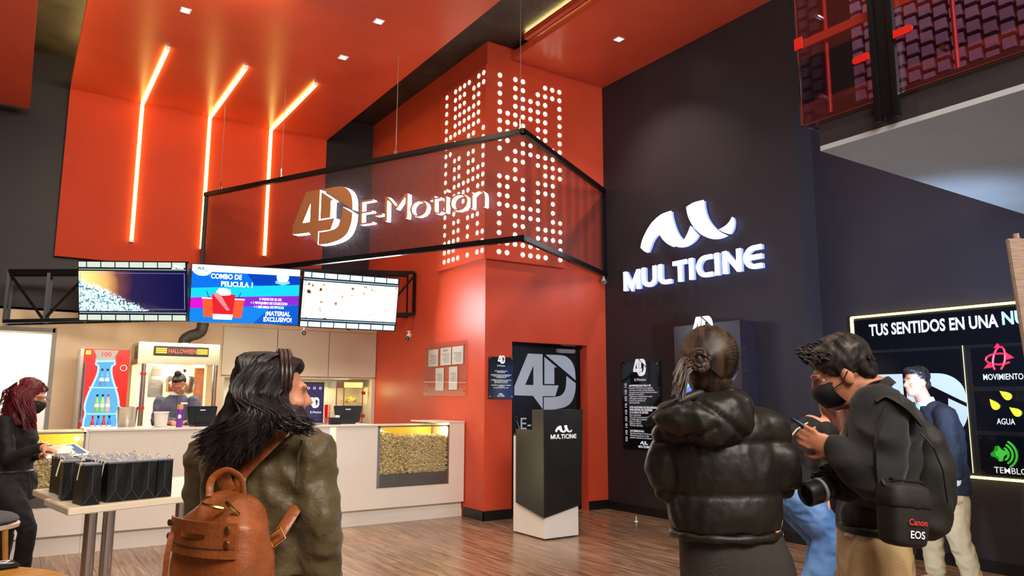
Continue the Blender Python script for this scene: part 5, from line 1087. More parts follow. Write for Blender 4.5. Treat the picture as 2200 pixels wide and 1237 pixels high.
# hair: cap, long locks falling over the back to the left
h = B(); h.ball(q1(0, -.03, .038), (.086, .098, .088), R1); h.ball(q1(0, -.06, -.03), (.082, .07, .09), R1); h.ball(q1(0, .035, .085), (.055, .052, .03), R1); h.ball(q1(-.03, -.06, -.10), (.08, .07, .08), R1); h.loft([ring(W(560, 850, -.06), _rh, _fh, .085, .06), ring(W(540, 900, -.09), _rh, _fh, .105, .05), ring(W(505, 940, -.10), _rh, _fh, .10, .04), ring(W(482, 975, -.10), _rh, _fh, .06, .028), ring(W(475, 995, -.10), _rh, _fh, .025, .015)]); h.loft([ring(W(600, 870, -.05), _rh, _fh, .07, .05), ring(W(620, 905, -.07), _rh, _fh, .06, .035), ring(W(640, 930, -.06), _rh, _fh, .03, .02)])
hair = blob(h, 'hair', 'hair_black', t1, .009, 4, folds(.006, 30, 30, 6))
def path1(rnd, i):
    y0 = rnd.uniform(-.07, .07); fr = i % 5 == 0
    p0 = q1(rnd.uniform(-.01, .03), y0, .122-abs(y0)*.25)
    ex = rnd.uniform(600, 684) if fr else 412+rnd.uniform(0, 1)**.9*150; ey = rnd.uniform(895, 940) if fr else 1006-abs(ex-478)*.40+rnd.uniform(-50, 8)
    yy = y0*.6-.02 if fr else y0*.5-rnd.uniform(.01, .08)
    p1 = q1(.082+rnd.uniform(-.01, .012), yy+.02, .075); p2 = q1(.098+rnd.uniform(-.008, .012), yy-.02, .0)
    p3 = W(598+(ex-598)*.45+rnd.uniform(-10, 10), 902+rnd.uniform(-14, 14), -.155-rnd.uniform(0, .022)); e = W(ex, ey, -.125-rnd.uniform(0, .05)); wv = rnd.uniform(-.02, .02)
    return [Vector(v) for v in smooth_side([tuple(v) for v in (p0, p1, p2, p3, p3.lerp(e, .5)+_rh*wv, e-_rh*wv*.6)], 4)]
strands('hair_locks', hair, 'hair_black', None, path1, 1500, .0024, 4, 4)
def path1b(rnd, i):
    a = rnd.uniform(-.9, 1.0); y0 = rnd.uniform(-.05, .04); e = W(440+rnd.uniform(0, 90), 930+rnd.uniform(-20, 50), -.05-rnd.uniform(.03, .1))
    P_ = [q1(.01, y0, .122), q1(.07*a, y0-.06, .105), q1(.085*a, -.115+.02*abs(a), .03), q1(.08*a, -.135+.02*abs(a), -.06), (q1(.06*a, -.12, -.12)).lerp(e, .6), e]
    return [Vector(v) for v in smooth_side([tuple(v) for v in P_], 4)]
strands('back_locks', hair, 'hair_black', None, path1b, 650, .0024, 6, 4)
hb = B(); mat('headband_dark', srgb(40, 22, 20), .35)
for off in (-.012, 0, .012): hb.tube([q1(.101*math.cos(a), .018+off, .034+.098*math.sin(a)) for a in np.linspace(-.25, PI+.25, 22)], [.0062+.002*(i % 2) for i in range(22)], 8)
hb.build('headband', 'headband_dark', t1, smooth=True)
# ------------------------------------------------------------------ tan leather backpack
bn = (-_fh*.86-_rh*.50).normalized(); bu = (_rh*.86-_fh*.50).normalized(); BP = lambda x, y, dy=-.20: W(x, y, dy)
tb = thing('backpack', 'tan leather backpack with gold zips worn over the olive jacket', 'backpack', (W(475, 1200, -.2).x, W(475, 1200, -.2).y, W(475, 1300).z))
bc = BP(478, 1190); z_ = lambda y: BP(478, y).z
def br(y, w, d, sh=0.0, xo=0): c = BP(478+xo, y); return ring(c+bn*sh, bu, bn, w, d, 32, .62)
b = B(); b.loft([br(1330, .135, .07), br(1300, .158, .08), br(1240, .158, .082), br(1170, .146, .076), br(1120, .130, .066, 0, 4), br(1090, .106, .054, -.01, 8), br(1068, .072, .040, -.02, 10), br(1058, .045, .024, -.02, 10)])
pk = blob(b, 'leather_body', 'tan_leather', tb, .009, 4, folds(.006, 8, 8, 8))
b = B(); fy0, fy1 = z_(1178), z_(1110)
C0 = BP(478, 1140)
def curved(z0, z1, w, r0, r1, n=15):
    bb_ = B(); A = []; Bk = []
    for z in (z0, z1):
        A.append([Vector((C0.x, C0.y, z))+bu*(w*math.sin(a)/math.sin(1.0))+bn*(r0-.035*(1-math.cos(a))*2) for a in np.linspace(-1.0, 1.0, n)])
    Bk = [[p-bn*.006 for p in r] for r in A]
    loop = [A[0]+Bk[0][::-1], A[1]+Bk[1][::-1]]; return bb_.loft(loop)
curved(z_(1181), z_(1108), .128, .095, 0).build('front_flap', 'tan_leather', tb, smooth=40)
curved(z_(1143), z_(1133), .088, .099, 0).build('front_zip', 'gold_metal', tb, smooth=40); curved(z_(1162), z_(1160), .125, .0975, 0).build('flap_stitch', 'olive_rib', tb)
for sx in (-1, 1):
    for y in (1121, 1150): p = Vector((C0.x, C0.y, z_(y)))+bu*(.112*sx)+bn*.074; B().cyl(p, p+bn*.006, .009, n=14).build('stud', 'gold_metal', tb, smooth=True)
p0 = Vector((C0.x, C0.y, z_(1138)))-bu*.085+bn*.09; B().tube(smooth_side([tuple(p0), tuple(p0-UP*.06+bn*.01), tuple(p0-UP*.13-bu*.02), tuple(p0-UP*.20-bu*.055)], 4), [(.003, .008)]*13, 6).build('zip_pull', 'tan_leather', tb, smooth=True)
for (x0, y0, x1, y1) in ((435, 1082, 480, 1092), (486, 1079, 513, 1105), (521, 1122, 541, 1162)):
    B().tube([BP(x0, y0, -.275), BP((x0+x1)/2, (y0+y1)/2+1, -.285), BP(x1, y1, -.275 if x0 < 500 else -.24)], .005, 6).build('side_zip', 'gold_metal', tb, smooth=True)
B().tube(smooth_side([tuple(BP(450, 1066, -.19)), tuple(BP(455, 1030, -.18)), tuple(BP(487, 1010, -.18)), tuple(BP(518, 1028, -.18)), tuple(BP(524, 1066, -.19))], 5), [(.004, .010)]*21, 8).build('top_handle', 'tan_leather', tb, smooth=True)
def strap(nm, pts, w=.021):
    Q = smooth_side([tuple(p) for p in pts], 5); return B().tube(Q, [(w, .0045)]*len(Q), 10, flat=(_rh*.8+UP*.6)).build(nm, 'tan_leather', tb, smooth=True)
strap('shoulder_strap', [BP(512, 1058, -.15), W(520, 1020, -.125), W(565, 970, -.125), W(610, 928, -.10), W(632, 912, -.03), W(640, 925, .06)])
strap('shoulder_strap', [BP(492, 1060, -.15), W(482, 1030, -.12), W(470, 995, -.11), W(462, 960, -.04), W(458, 945, .06)])
strap('lower_strap', [BP(560, 1215, -.17), W(578, 1178, -.16), W(605, 1140, -.15), W(636, 1090, -.10), W(648, 1070, -.02)], .018)
p = W(595, 1154, -.175); B().tube([p+(_rh*.72+UP*.55)*a+(_rh*-.45+UP*.8)*c for a, c in ((-.022, -.016), (.022, -.016), (.022, .016), (-.022, .016))], .0035, 6, True).build('buckle', 'gold_metal', tb)
b = B(); b.ball(BP(545, 1245, -.16), (.05, .06, .13)); blob(b, 'side_pocket', 'tan_leather', tb, .008, 3)
# ------------------------------------------------------------------ woman in the black puffer jacket
D2 = 2.45; W = lambda x, y, dy=0.0: wh(x, y, D2+dy)
t2 = person('person seen from behind in a black hooded puffer jacket with tied-back brown hair', 1560, 1100, D2)
bf = (_fh*.99-_rh*.12).normalized(); bs = (_rh*.99+_fh*.12).normalized(); hf = (_fh*.97+_rh*.24).normalized()
hc = W(1524, 792); b = B(); q2, R2, *_ = head(b, hc, hf-UP*.15, UP+hf*.15)
limb(b, [hc-UP*.06, W(1540, 880, .02)], [.055, .06]); pv = W(1575, 1150, .02)
b.loft([ring(W(1548, 905, .02), bs, bf, .14, .08), ring(W(1552, 980, .02), bs, bf, .17, .10), ring(W(1560, 1080, .02), bs, bf, .14, .09), ring(pv, bs, bf, .165, .11)])
sR, eR, wR = W(1650, 930, .03), W(1674, 1026, .04), W(1636, 1030, .22); sL, eL, wL = W(1442, 945, .04), W(1436, 1036, .05), W(1486, 1033, .25)
limb(b, [sR, eR, wR], [.05, .042, .03]); limb(b, [sL, eL, wL], [.05, .042, .03]); hand(b, wR, -_rh*.6+_fh*.5+UP*.3, -_rh, .5, 1); hand(b, wL, _rh*.6+_fh*.5+UP*.3, _rh, .5, -1)
legs(b, pv, bs, D2, bf)
body = blob(b, 'body', 'skin_pale', t2, .007, 2)
z1, z2, z3, z4 = W(1560, 948).z, W(1560, 1056).z, W(1560, 1138).z, W(1560, 880).z
j = B(); n = 32
j.loft([ring(W(1545, 868, .03), bs, bf, .10, .085, n), ring(W(1545, 888, .03), bs, bf, .185, .11, n), ring(W(1545, 930, .03), bs, bf, .205, .135, n), ring(W(1556, 1000, .03), bs, bf, .185, .145, n), ring(W(1557, 1060, .03), bs, bf, .182, .145, n), ring(W(1558, 1138, .03), bs, bf, .172, .14, n)])
limb(j, [W(1645, 925, .02), W(1670, 985, .0), W(1677, 1030, .03), W(1635, 1030, .2)], [.070, .066, .060, .052]); limb(j, [W(1440, 945, .03), W(1431, 1000, .03), W(1436, 1040, .04), W(1485, 1035, .24)], [.062, .062, .054, .047])
def quilt(p, nn):
    v = 0.0; zs = [z3-.01, z2, z1, z4+.02, z4+.14]
    for a, c in zip(zs, zs[1:]):
        if a <= p.z < c: v = .022*(abs(math.sin(PI*(p.z-a)/(c-a)))**.32)-.015
    return v+folds(.007, 15, 15, 8, .002, 55, 2)(p, nn)
jk = blob(j, 'puffer_jacket', 'puffer_nylon', t2, .0095, 3, quilt)
r = B(); r.tube([p for p in ring(W(1558, 1143, .03), bs, bf, .168, .136, 40)], [.014+.003*math.sin(i*1.7) for i in range(40)], 8, True); r.build('gathered_hem', 'puffer_nylon', jk, smooth=True)
hd = B()
hu = (_rh*.97-UP*.20).normalized(); R3 = Matrix((hu, _fh, hu.cross(_fh))).transposed()
hd.loft([ring(W(1548, 838, .0), _rh, _fh, .065, .075, 28), ring(W(1540, 856, -.03), _rh, _fh, .105, .11, 28), ring(W(1517, 890, -.05), hu, _fh, .155, .12, 28), ring(W(1500, 920, -.07), hu, _fh, .150, .10, 28), ring(W(1502, 944, -.07), hu, _fh, .105, .08, 28), ring(W(1506, 958, -.06), hu, _fh, .05, .05, 28)])
def hoodfold(p, nn):
    a = (p-W(1517, 890)).dot(_rh); c = (p-W(1517, 890)).z
    v = -.012*math.exp(-((a*.75+c+.0)/.012)**2)-.012*math.exp(-((a*-.5+c+.03)/.010)**2)*(1 if a < 0 else 0)
    return v+folds(.011, 12, 12, 9, .002, 50, 5)(p, nn)
blob(hd, 'hood', 'puffer_nylon', jk, .009, 3, hoodfold)
r = B(); r.tube(smooth_side([tuple(W(1398, 905, -.05)), tuple(W(1440, 874, -.10)), tuple(W(1490, 850, -.08)), tuple(W(1540, 838, -.05)), tuple(W(1590, 850, -.02)), tuple(W(1606, 870, .0))], 5), .017, 10); r.build('hood_edge', 'puffer_nylon', jk, smooth=True)
k = B(); k.loft([ring(W(1565, 1135, .03), bs, bf, .165, .12), ring(W(1580, 1190, .03), bs, bf, .180, .14), ring(W(1590, 1260, .03), bs, bf, .19, .15), ring(W(1590, 1500, .03), bs, bf, .17, .14)]); blob(k, 'knit_skirt', 'knit_grey', t2, .011, 4, folds(.004, 12, 12, 4))
h = B(); h.ball(q2(0, -.02, .035), (.081, .098, .090), R2); h.ball(q2(0, -.035, -.03), (.072, .075, .075), R2); bun = q2(-.035, -.115, .005); h.ball(bun, (.034, .03, .034)); h.ball(q2(-.02, -.1, .0), (.045, .03, .035), R2)
hair = blob(h, 'hair', 'hair_brown', t2, .008, 3, folds(.004, 40, 40, 14))
def path2(rnd, i):
    a = rnd.uniform(-2.6, 2.6); g = 1+rnd.uniform(-.01, .045); sa, ca = math.sin(a)*g, math.cos(a)*g
    P_ = [q2(.075*sa, .07-.028*min(abs(a), 2.2), .095*ca+.030), q2(.090*sa, .0, .103*ca+.032), q2(.090*sa, -.05, .101*ca+.030), q2(.074*sa-.005, -.098, .080*ca+.024), q2(.050*sa-.014, -.124, .050*ca+.014), q2(.022*sa-.024, -.136, .02*ca+.006), bun-hf*.016]
    return [Vector(v) for v in smooth_side([tuple(v) for v in P_], 4)]
strands('swept_locks', hair, 'hair_brown', None, path2, 620, .0027, 9, 4)
def path2b(rnd, i):
    e = W(1442+rnd.uniform(0, 30), 800+rnd.uniform(0, 62), -.16+rnd.uniform(-.03, .03)); s_ = bun+Vector((rnd.uniform(-.01, .01), rnd.uniform(-.01, .01), rnd.uniform(-.015, .015)))
    m_ = s_.lerp(e, .5)+UP*rnd.uniform(-.0, .03)-_rh*.01; return [Vector(v) for v in smooth_side([tuple(s_), tuple(m_), tuple(e)], 6)]
strands('pony_tail', hair, 'hair_brown', None, path2b, 90, .0034, 10)
def path2c(rnd, i):
    a = rnd.uniform(0, 2*PI); c = bun-hf*.012; ax1 = _rh*.8+UP*.4; r_ = rnd.uniform(.018, .036)
    return [c+(_rh*math.cos(a+t)+UP*math.sin(a+t))*r_-_fh*rnd.uniform(.01, .02) for t in np.linspace(0, 3, 9)]
strands('bun_locks', hair, 'hair_brown', None, path2c, 46, .004, 11)
def path2d(rnd, i):
    s_ = q2(rnd.uniform(.06, .085), rnd.uniform(-.03, .03), rnd.uniform(-.03, .06)); e = s_+_rh*rnd.uniform(.02, .05)+UP*rnd.uniform(-.02, .03)
    return [s_, s_.lerp(e, .5)+UP*.004, e]
strands('flyaway_hair', hair, 'hair_brown', None, path2d, 26, .0009, 12, 4)
# ------------------------------------------------------------------ man in the black sweatshirt looking at a phone
D3 = 2.5; W = lambda x, y, dy=0.0: wh(x, y, D3+dy)
t3 = person('person in a black sweatshirt and face mask looking down at a phone', 1880, 1100, D3)
fc = (-_rh*.93+_fh*.25-UP*.42).normalized(); hu = (UP-_rh*.35).normalized(); bf = (-_rh*.95+_fh*.3).normalized(); bs = (_fh*.95+_rh*.3).normalized()      # bs: body right side (away)
hc = W(1806, 803); b = B(); q3, R3, *_ = head(b, hc, fc, hu, .96)
limb(b, [hc-hu*.05-fc*.035, W(1876, 845, .0)], [.056, .064]); pv = W(1878, 1150, .02)
b.loft([ring(W(1890, 870, .0), bf, bs, .09, .15), ring(W(1905, 950, .02), bf, bs, .11, .17), ring(W(1890, 1060, .02), bf, bs, .10, .15), ring(pv, bf, bs, .11, .16)])
sN, eN, wN = W(1888, 885, -.15), W(1885, 1035, -.20), W(1797, 964, -.13); sF, eF, wF = W(1880, 885, .17), W(1860, 1020, .20), W(1795, 966, .02)
limb(b, [sN, eN, wN], [.052, .044, .030]); limb(b, [sF, eF, wF], [.052, .044, .030])
hand(b, wN, -_rh*.90+UP*.36+_fh*.2, _fh*.9+UP*.3, .72, 1, .92); hand(b, wF, -_rh*.9+UP*.32-_fh*.2, -_fh*.8+UP*.5, .7, -1, .92)
legs(b, pv, bs, D3, bf)
body = blob(b, 'body', 'skin_tan', t3, .006, 2); eyes(q3, body); mask(q3, t3, R3)
h = B(); h.ball(q3(0, -.025, .048), (.082, .098, .086), R3); h.ball(q3(0, .035, .088), (.056, .046, .034), R3); h.ball(q3(0, -.075, -.005), (.066, .042, .055), R3)
hair = blob(h, 'hair', 'hair_dark', t3, .008, 3, folds(.006, 40, 40, 30))
def path3(rnd, i):
    a = rnd.uniform(-1, 1); y = rnd.uniform(-.11, .085); s_ = q3(.07*a, y, .115-.05*abs(a)-max(0, -y-.04)*.8); d = (fcv*rnd.uniform(.2, .8)+huv*rnd.uniform(.4, 1.0)+_fh*rnd.uniform(-.4, .4)) if y > -.03 else (-huv*.8-fcv*.3+_fh*rnd.uniform(-.3, .3))
    L = rnd.uniform(.018, .036) if y > 0 else rnd.uniform(.015, .03); return [s_, s_+d*L*.5+huv*.006, s_+d*L]
fcv, huv = fc, hu
strands('tousled_locks', hair, 'hair_dark', None, path3, 420, .0034, 21)
j = B(); n = 28
j.loft([ring(W(1882, 845, .0), bf, bs, .066, .072, n), ring(W(1895, 868, .0), bf, bs, .10, .145, n), ring(W(1904, 908, .01), bf, bs, .122, .19, n), ring(W(1906, 975, .02), bf, bs, .122, .19, n), ring(W(1896, 1050, .02), bf, bs, .122, .185, n), ring(W(1880, 1100, .02), bf, bs, .115, .178, n), ring(W(1874, 1128, .02), bf, bs, .105, .165, n)])
limb(j, [W(1888, 885, -.14), W(1890, 960, -.18), W(1882, 1030, -.20), W(1836, 1000, -.18), W(1798, 964, -.135)], [.085, .080, .074, .056, .042]); limb(j, [W(1880, 890, .16), W(1860, 1020, .20), W(1805, 972, .045)], [.08, .064, .042])
sw = blob(j, 'sweatshirt', 'sweat_black', t3, .010, 5, folds(.014, 8, 8, 12, 0, 1, 3))
c = B(); c.loft([ring(W(1868, 826, .0), (bf-UP*.5).normalized(), bs, .066, .070, 32), ring(W(1876, 846, .0), (bf-UP*.5).normalized(), bs, .082, .085, 32)]); blob(c, 'neck_rib', 'sweat_black', sw, .007, 2)
c = B(); c.loft([ring(W(1875, 1122, .02), bf, bs, .113, .172, 32), ring(W(1874, 1138, .02), bf, bs, .110, .168, 32)]); blob(c, 'waist_rib', 'sweat_black', sw, .008, 2)
k = B(); k.loft([ring(W(1876, 1120, .02), bf, bs, .105, .158), ring(W(1879, 1190, .02), bf, bs, .110, .160), ring(W(1880, 1260, .02), bf, bs, .110, .160)])
for sg in (-1, 1):
    hpt = pv+bs*(.09*sg); ak = Vector((hpt.x, hpt.y, .10)); limb(k, [hpt-UP*.05, (hpt+ak)/2+bf*.02, ak], [.10, .09, .085])
blob(k, 'loose_trousers', 'khaki', t3, .011, 4, folds(.012, 12, 12, 7, 0, 1, 7))
for sg in (-1, 1):
    hpt = pv+bs*(.085*sg); s_ = B(); s_.ball(Vector((hpt.x, hpt.y, .045))+bf*.07, (.05, .05, .045)); cap(s_, Vector((hpt.x, hpt.y, .05)), Vector((hpt.x, hpt.y, .04))+bf*.17, .05, .038); blob(s_, 'shoe', 'black_matte', t3, .009, 2)
# phone held in both hands
ph = thing('phone', 'dark smartphone held by the person in the black sweatshirt', 'phone', W(1738, 922, -.03)); pd = (W(1720, 910, -.06)-W(1762, 932, -.02)).normalized(); pn = (UP*.55+_rh*.8); pn = (pn-pd*pn.dot(pd)).normalized()
B().obox(W(1745, 926, -.04), (.145, .072, .009), pd, pd.cross(pn)*-1, pn).build('phone_body', 'black_gloss', ph, bevel=.003); B().obox(W(1745, 926, -.04)+pn*.005, (.135, .066, .001), pd, pd.cross(pn)*-1, pn).build('phone_screen', em('phone_lit', (120, 140, 170), .5), ph)
# camera on its neck strap
cm = thing('photo_camera', 'black camera with a long lens hanging from a neck strap', 'camera', W(1795, 1045, -.1)); cd = (-_rh*.92-_fh*.30-UP*.22).normalized(); cu_ = (UP-cd*UP.dot(cd)).normalized(); cs = cd.cross(cu_); c0 = W(1800, 1040, -.08)
b = B(); b.obox(c0, (.055, .13, .088), cd, cs, cu_); b.obox(c0+cu_*.052, (.05, .05, .03), cd, cs, cu_); b.obox(c0+cs*.055-cd*.0+cd*.02, (.05, .03, .08), cd, cs, cu_); b.build('camera_body', 'black_matte', cm, bevel=.007, smooth=40)
B().lathe([(.036, .02), (.036, .05), (.034, .052), (.034, .085), (.038, .087), (.038, .125), (.034, .13), (.028, .122)], c0, 28, cd).build('lens_barrel', 'black_satin', cm, smooth=35); B().lathe([(.030, .118), (.004, .124)], c0, 24, cd).build('front_glass', 'black_gloss', cm, smooth=True); B().lathe([(.0385, .068), (.0385, .078)], c0, 28, cd).build('zoom_ring', 'grey_plastic', cm)
B().cyl(c0+cu_*.045+cs*.05, c0+cu_*.056+cs*.05, .012, n=14).build('mode_dial', 'black_satin', cm)
def belt(nm, pts, w, m, par, th=.003): Q = smooth_side([tuple(p) for p in pts], 5); return B().tube(Q, [(w, th)]*len(Q), 8, flat=_fh*.7+UP*.5).build(nm, m, par, smooth=True)
belt('neck_strap', [c0+cu_*.05+cs*.06, W(1822, 980, -.12), W(1838, 900, -.10), W(1850, 862, -.09), W(1868, 828, -.085), W(1886, 818, -.04), W(1890, 820, .05)], .016, 'black_satin', cm)
# black backpack on the back
bk = thing('backpack', 'black nylon backpack worn by the person in the black sweatshirt', 'backpack', W(2000, 1130, 0)); br_ = -bf
def bring(x, y, w, d, dy=-.02): c = W(x, y, dy); return ring(c, br_, bs, d, w, 28, .75)
b = B(); b.loft([bring(1978, 1146, .11, .04), bring(1980, 1130, .15, .065), bring(1986, 1070, .16, .078), bring(1986, 1000, .16, .075), bring(1978, 940, .145, .062), bring(1970, 905, .11, .04), bring(1966, 893, .05, .02)])
bp = blob(b, 'bag_body', 'bag_nylon', bk, .010, 4, folds(.010, 9, 9, 9, 0, 1, 4))
b = B(); b.loft([bring(2000, 1135, .10, .035), bring(2004, 1110, .125, .048), bring(2004, 1020, .12, .044), bring(1996, 985, .08, .025)]); blob(b, 'front_pocket', 'bag_nylon', bk, .010, 3)
belt('shoulder_strap', [W(1972, 905, -.17), W(1940, 868, -.22), W(1905, 850, -.20), W(1880, 862, -.19)], .026, 'bag_nylon', bk, .006)
B().tube([W(1978, 930, -.22), W(2005, 960, -.235), W(2026, 1010, -.23), W(2036, 1080, -.22)], .003, 6).build('zip_line', 'black_satin', bk)
B().tube([W(1972, 1140, -.1), W(1966, 1165, -.1), W(1964, 1190, -.1)], .006, 6).build('loose_strap', 'bag_nylon', bk)
# camera bag at the hip
cb_ = thing('camera_bag', 'black camera case with red and white lettering hanging at the hip', 'bag', W(1940, 1165, -.3)); n0 = (-_fh*.96+_rh*.28).normalized(); s0 = (_rh*.96+_fh*.28).normalized(); s0 = (s0-UP*.12).normalized(); u0 = n0.cross(s0)*-1; u0 = s0.cross(n0)*1
u0 = (UP+s0*.10).normalized(); c0 = W(1940, 1108, -.29)
def cring(z, w, d): return ring(c0+u0*(z*.9), s0, n0, w*.86, d*.9, 28, .55)
b = B(); b.loft([cring(-.092, .055, .035), cring(-.08, .07, .05), cring(-.02, .076, .055), cring(.05, .08, .055), cring(.085, .078, .05), cring(.097, .06, .035)]); bd = blob(b, 'case_body', 'bag_nylon', cb_, .007, 3)
b = B(); b.loft([cring(.028, .083, .060), cring(.06, .085, .060), cring(.095, .078, .05), cring(.104, .05, .03)]); blob(b, 'lid_flap', 'bag_nylon', cb_, .007, 3)
B().obox(c0+u0*.10+n0*.01, (.11, .008, .022), s0, u0).build('carry_loop', 'bag_nylon', cb_, bevel=.003)
b = B(); put_text(b, 'Canon', c0+s0*.002+u0*-.018+n0*.053, s0, u0, .024, .02, 'CENTER', d=.001); b.build('red_lettering', mat('print_red', srgb(206, 52, 42), .5), cb_)
b = B(); put_text(b, 'EOS', c0+s0*.002+u0*-.054+n0*.051, s0, u0, .029, .012, 'CENTER', d=.001); b.build('white_lettering', 'print_white', cb_)
belt('sling_strap', [c0+u0*.09-s0*.07, W(1885, 1050, -.26), W(1880, 960, -.27), W(1900, 880, -.23), W(1915, 850, -.12)], .012, 'bag_nylon', cb_)
# ------------------------------------------------------------------ stooping woman in jeans
D4 = 4.2; W = lambda x, y, dy=0.0: wh(x, y, D4+dy)
t4 = person('person in blue jeans and dark top stooping forward behind the black sweatshirt', 1735, 1200, D4)
fc = (_rh*.75-UP*.65+_fh*.1).normalized(); hu = (UP*.75+_rh*.65).normalized(); sd = _fh
hc = W(1794, 893); b = B(); q4, R4, *_ = head(b, hc, fc, hu)
pv = W(1700, 1062); ch = W(1742, 945)
limb(b, [hc-hu*.06, W(1760, 925)], [.05, .055]); ax = (ch-pv).normalized(); bfv = (_rh*.8-UP*.5).normalized()
b.loft([ring(pv-ax*.03, bfv, sd, .10, .15), ring(pv.lerp(ch, .4), bfv, sd, .09, .13), ring(ch, bfv, sd, .10, .16), ring(ch+ax*.12, bfv, sd, .06, .09)])
A = []
for sg in (-1, 1):
    s_ = ch+ax*.04+sd*.16*sg; e_ = W(1762, 1010, .14*sg); w_ = W(1770, 1060, .10*sg); limb(b, [s_, e_, w_], [.048, .04, .028]); hand(b, w_, -UP+_rh*.2, -_rh, .5, sg); A.append((s_, e_, w_))
L4 = []
for sg, kx, ky, ax_, ay in ((-1, 1786, 1150, 1722, 1262), (1, 1770, 1158, 1760, 1290)):
    h_ = pv+sd*.085*sg; k_ = W(kx, ky, -.05+.09*sg); an = W(ax_, ay, .08*sg); an.z = max(an.z, .5); an2 = Vector((an.x, an.y, .09))-_rh*.1; L4.append((h_, k_, an2)); limb(b, [h_, k_, an2], [.075, .055, .04]); cap(b, an2-UP*.04, an2-UP*.055+_rh*.13, .04, .032)
blob(b, 'body', 'skin_pale', t4, .008, 2)
k = B(); k.loft([ring(pv-ax*.10, bfv, sd, .10, .14), ring(pv, bfv, sd, .125, .175), ring(pv+ax*.06, bfv, sd, .115, .165)])
for h_, k_, an in L4: limb(k, [h_, h_.lerp(k_, .5), k_, k_.lerp(an, .5), an], [.105, .094, .078, .070, .06])
blob(k, 'jeans', 'denim', t4, .010, 4, folds(.008, 14, 14, 16, 0, 1, 2))
j = B(); j.loft([ring(pv+ax*.05, bfv, sd, .12, .17), ring(pv.lerp(ch, .5), bfv, sd, .115, .16), ring(ch, bfv, sd, .12, .19), ring(ch+ax*.10, bfv, sd, .08, .12)])
for a in A: limb(j, [a[0], a[1], a[2]], [.07, .055, .04])
blob(j, 'dark_top', 'black_jersey', t4, .010, 4, folds(.008, 12, 12, 12, 0, 1, 5))
B().tube([W(1697, 940, -.17), W(1712, 922, -.18), W(1735, 908, -.18)], [(.012, .004)]*3, 6).build('pale_strap', 'ribbon', t4)
h = B(); h.ball(q4(0, -.02, .04), (.084, .10, .09), R4); h.ball(q4(0, .01, .0), (.08, .09, .06), R4); h.loft([ring(W(1796, 885), _rh, _fh, .07, .085), ring(W(1800, 915), _rh, _fh, .07, .085), ring(W(1806, 958), _rh, _fh, .04, .06)])
hair = blob(h, 'hair', 'hair_chestnut', t4, .009, 4, folds(.006, 30, 30, 8))
def path4(rnd, i):
    a = rnd.uniform(-1, 1); s_ = q4(.07*a, -.06+rnd.uniform(0, .1), .12-.04*abs(a)); e = W(1790+rnd.uniform(-8, 28), 955+rnd.uniform(-20, 25), .10*a); return [Vector(v) for v in smooth_side([tuple(s_), tuple(s_.lerp(e, .4)+_rh*.03+sd*.04*a), tuple(e)], 5)]
strands('hanging_locks', hair, 'hair_chestnut', None, path4, 160, .004, 31)
# ------------------------------------------------------------------ man in the navy blazer before the display board
D5 = 6.05; W = lambda x, y, dy=0.0: wh(x, y, D5+dy)
t5 = person('person in a navy blazer and beige trousers standing by the display board', 2010, 1237, D5)
fc = (-_rh*.97-_fh*.2-UP*.06).normalized(); bf = (-_rh*.9-_fh*.25).normalized(); bs = (_fh*.93-_rh*.3).normalized()
hc = W(1968, 820); b = B(); q5, R5, *_ = head(b, hc, fc, UP)
limb(b, [hc-UP*.06-fc*.02, W(1990, 872)], [.055, .062]); pv = W(2028, 1035)
b.loft([ring(W(2005, 885), bf, bs, .09, .15), ring(W(2015, 940), bf, bs, .11, .17), ring(W(2022, 1000), bf, bs, .11, .15), ring(pv, bf, bs, .115, .16)])
sN, eN, wN = W(2028, 890, -.16), W(2046, 970, -.20), W(2052, 1040, -.16); sF, eF, wF = W(2000, 890, .18), W(1990, 965, .22), W(1975, 1030, .18)
limb(b, [sN, eN, wN], [.05, .042, .03]); limb(b, [sF, eF, wF], [.05, .042, .03]); hand(b, wN, -UP, -_fh, .4, 1); hand(b, wF, -UP-_rh*.2, _fh, .4, -1)
L5 = []
for sg, fx in ((-1, 2088), (1, 2012)):
    h_ = pv+bs*.08*sg; f_ = on(2, 0, fx, 1238 if sg < 0 else 1232); f_ = Vector((wh(fx, 1235, D5+.1*sg).x, wh(fx, 1235, D5+.1*sg).y, .09)); k_ = h_.lerp(f_, .52)+bf*.05; L5.append((h_, k_, f_)); limb(b, [h_, k_, f_], [.075, .055, .04])
body = blob(b, 'body', 'skin_pale', t5, .008, 2); eyes(q5, body)
h = B(); h.ball(q5(0, -.028, .045), (.080, .094, .085), R5); h.ball(q5(0, .04, .092), (.055, .05, .03), R5); h.ball(q5(0, -.075, -.02), (.062, .035, .05), R5)
blob(h, 'hair', 'hair_black', t5, .008, 3, folds(.006, 50, 50, 40))
j = B(); n = 28; j.loft([ring(W(1995, 862), bf, bs, .075, .08, n), ring(W(2006, 880), bf, bs, .115, .17, n), ring(W(2016, 930), bf, bs, .145, .21, n), ring(W(2022, 985), bf, bs, .145, .20, n), ring(W(2028, 1042), bf, bs, .155, .205, n), ring(W(2030, 1058), bf, bs, .15, .20, n)])
limb(j, [W(2030, 890, -.16), eN, W(2051, 1022, -.17)], [.078, .066, .054]); limb(j, [W(2000, 890, .18), eF, W(1978, 1015, .19)], [.078, .064, .052])
bz = blob(j, 'blazer', 'navy_wool', t5, .010, 4, folds(.009, 10, 10, 12, 0, 1, 8))
B().prism([(0, 0), (.05, .03), (.07, .16), (.03, .18)], W(1967, 912, -.06), (-_rh*.3-_fh*.9).normalized(), UP, .01).build('lapel', 'navy_wool', bz)
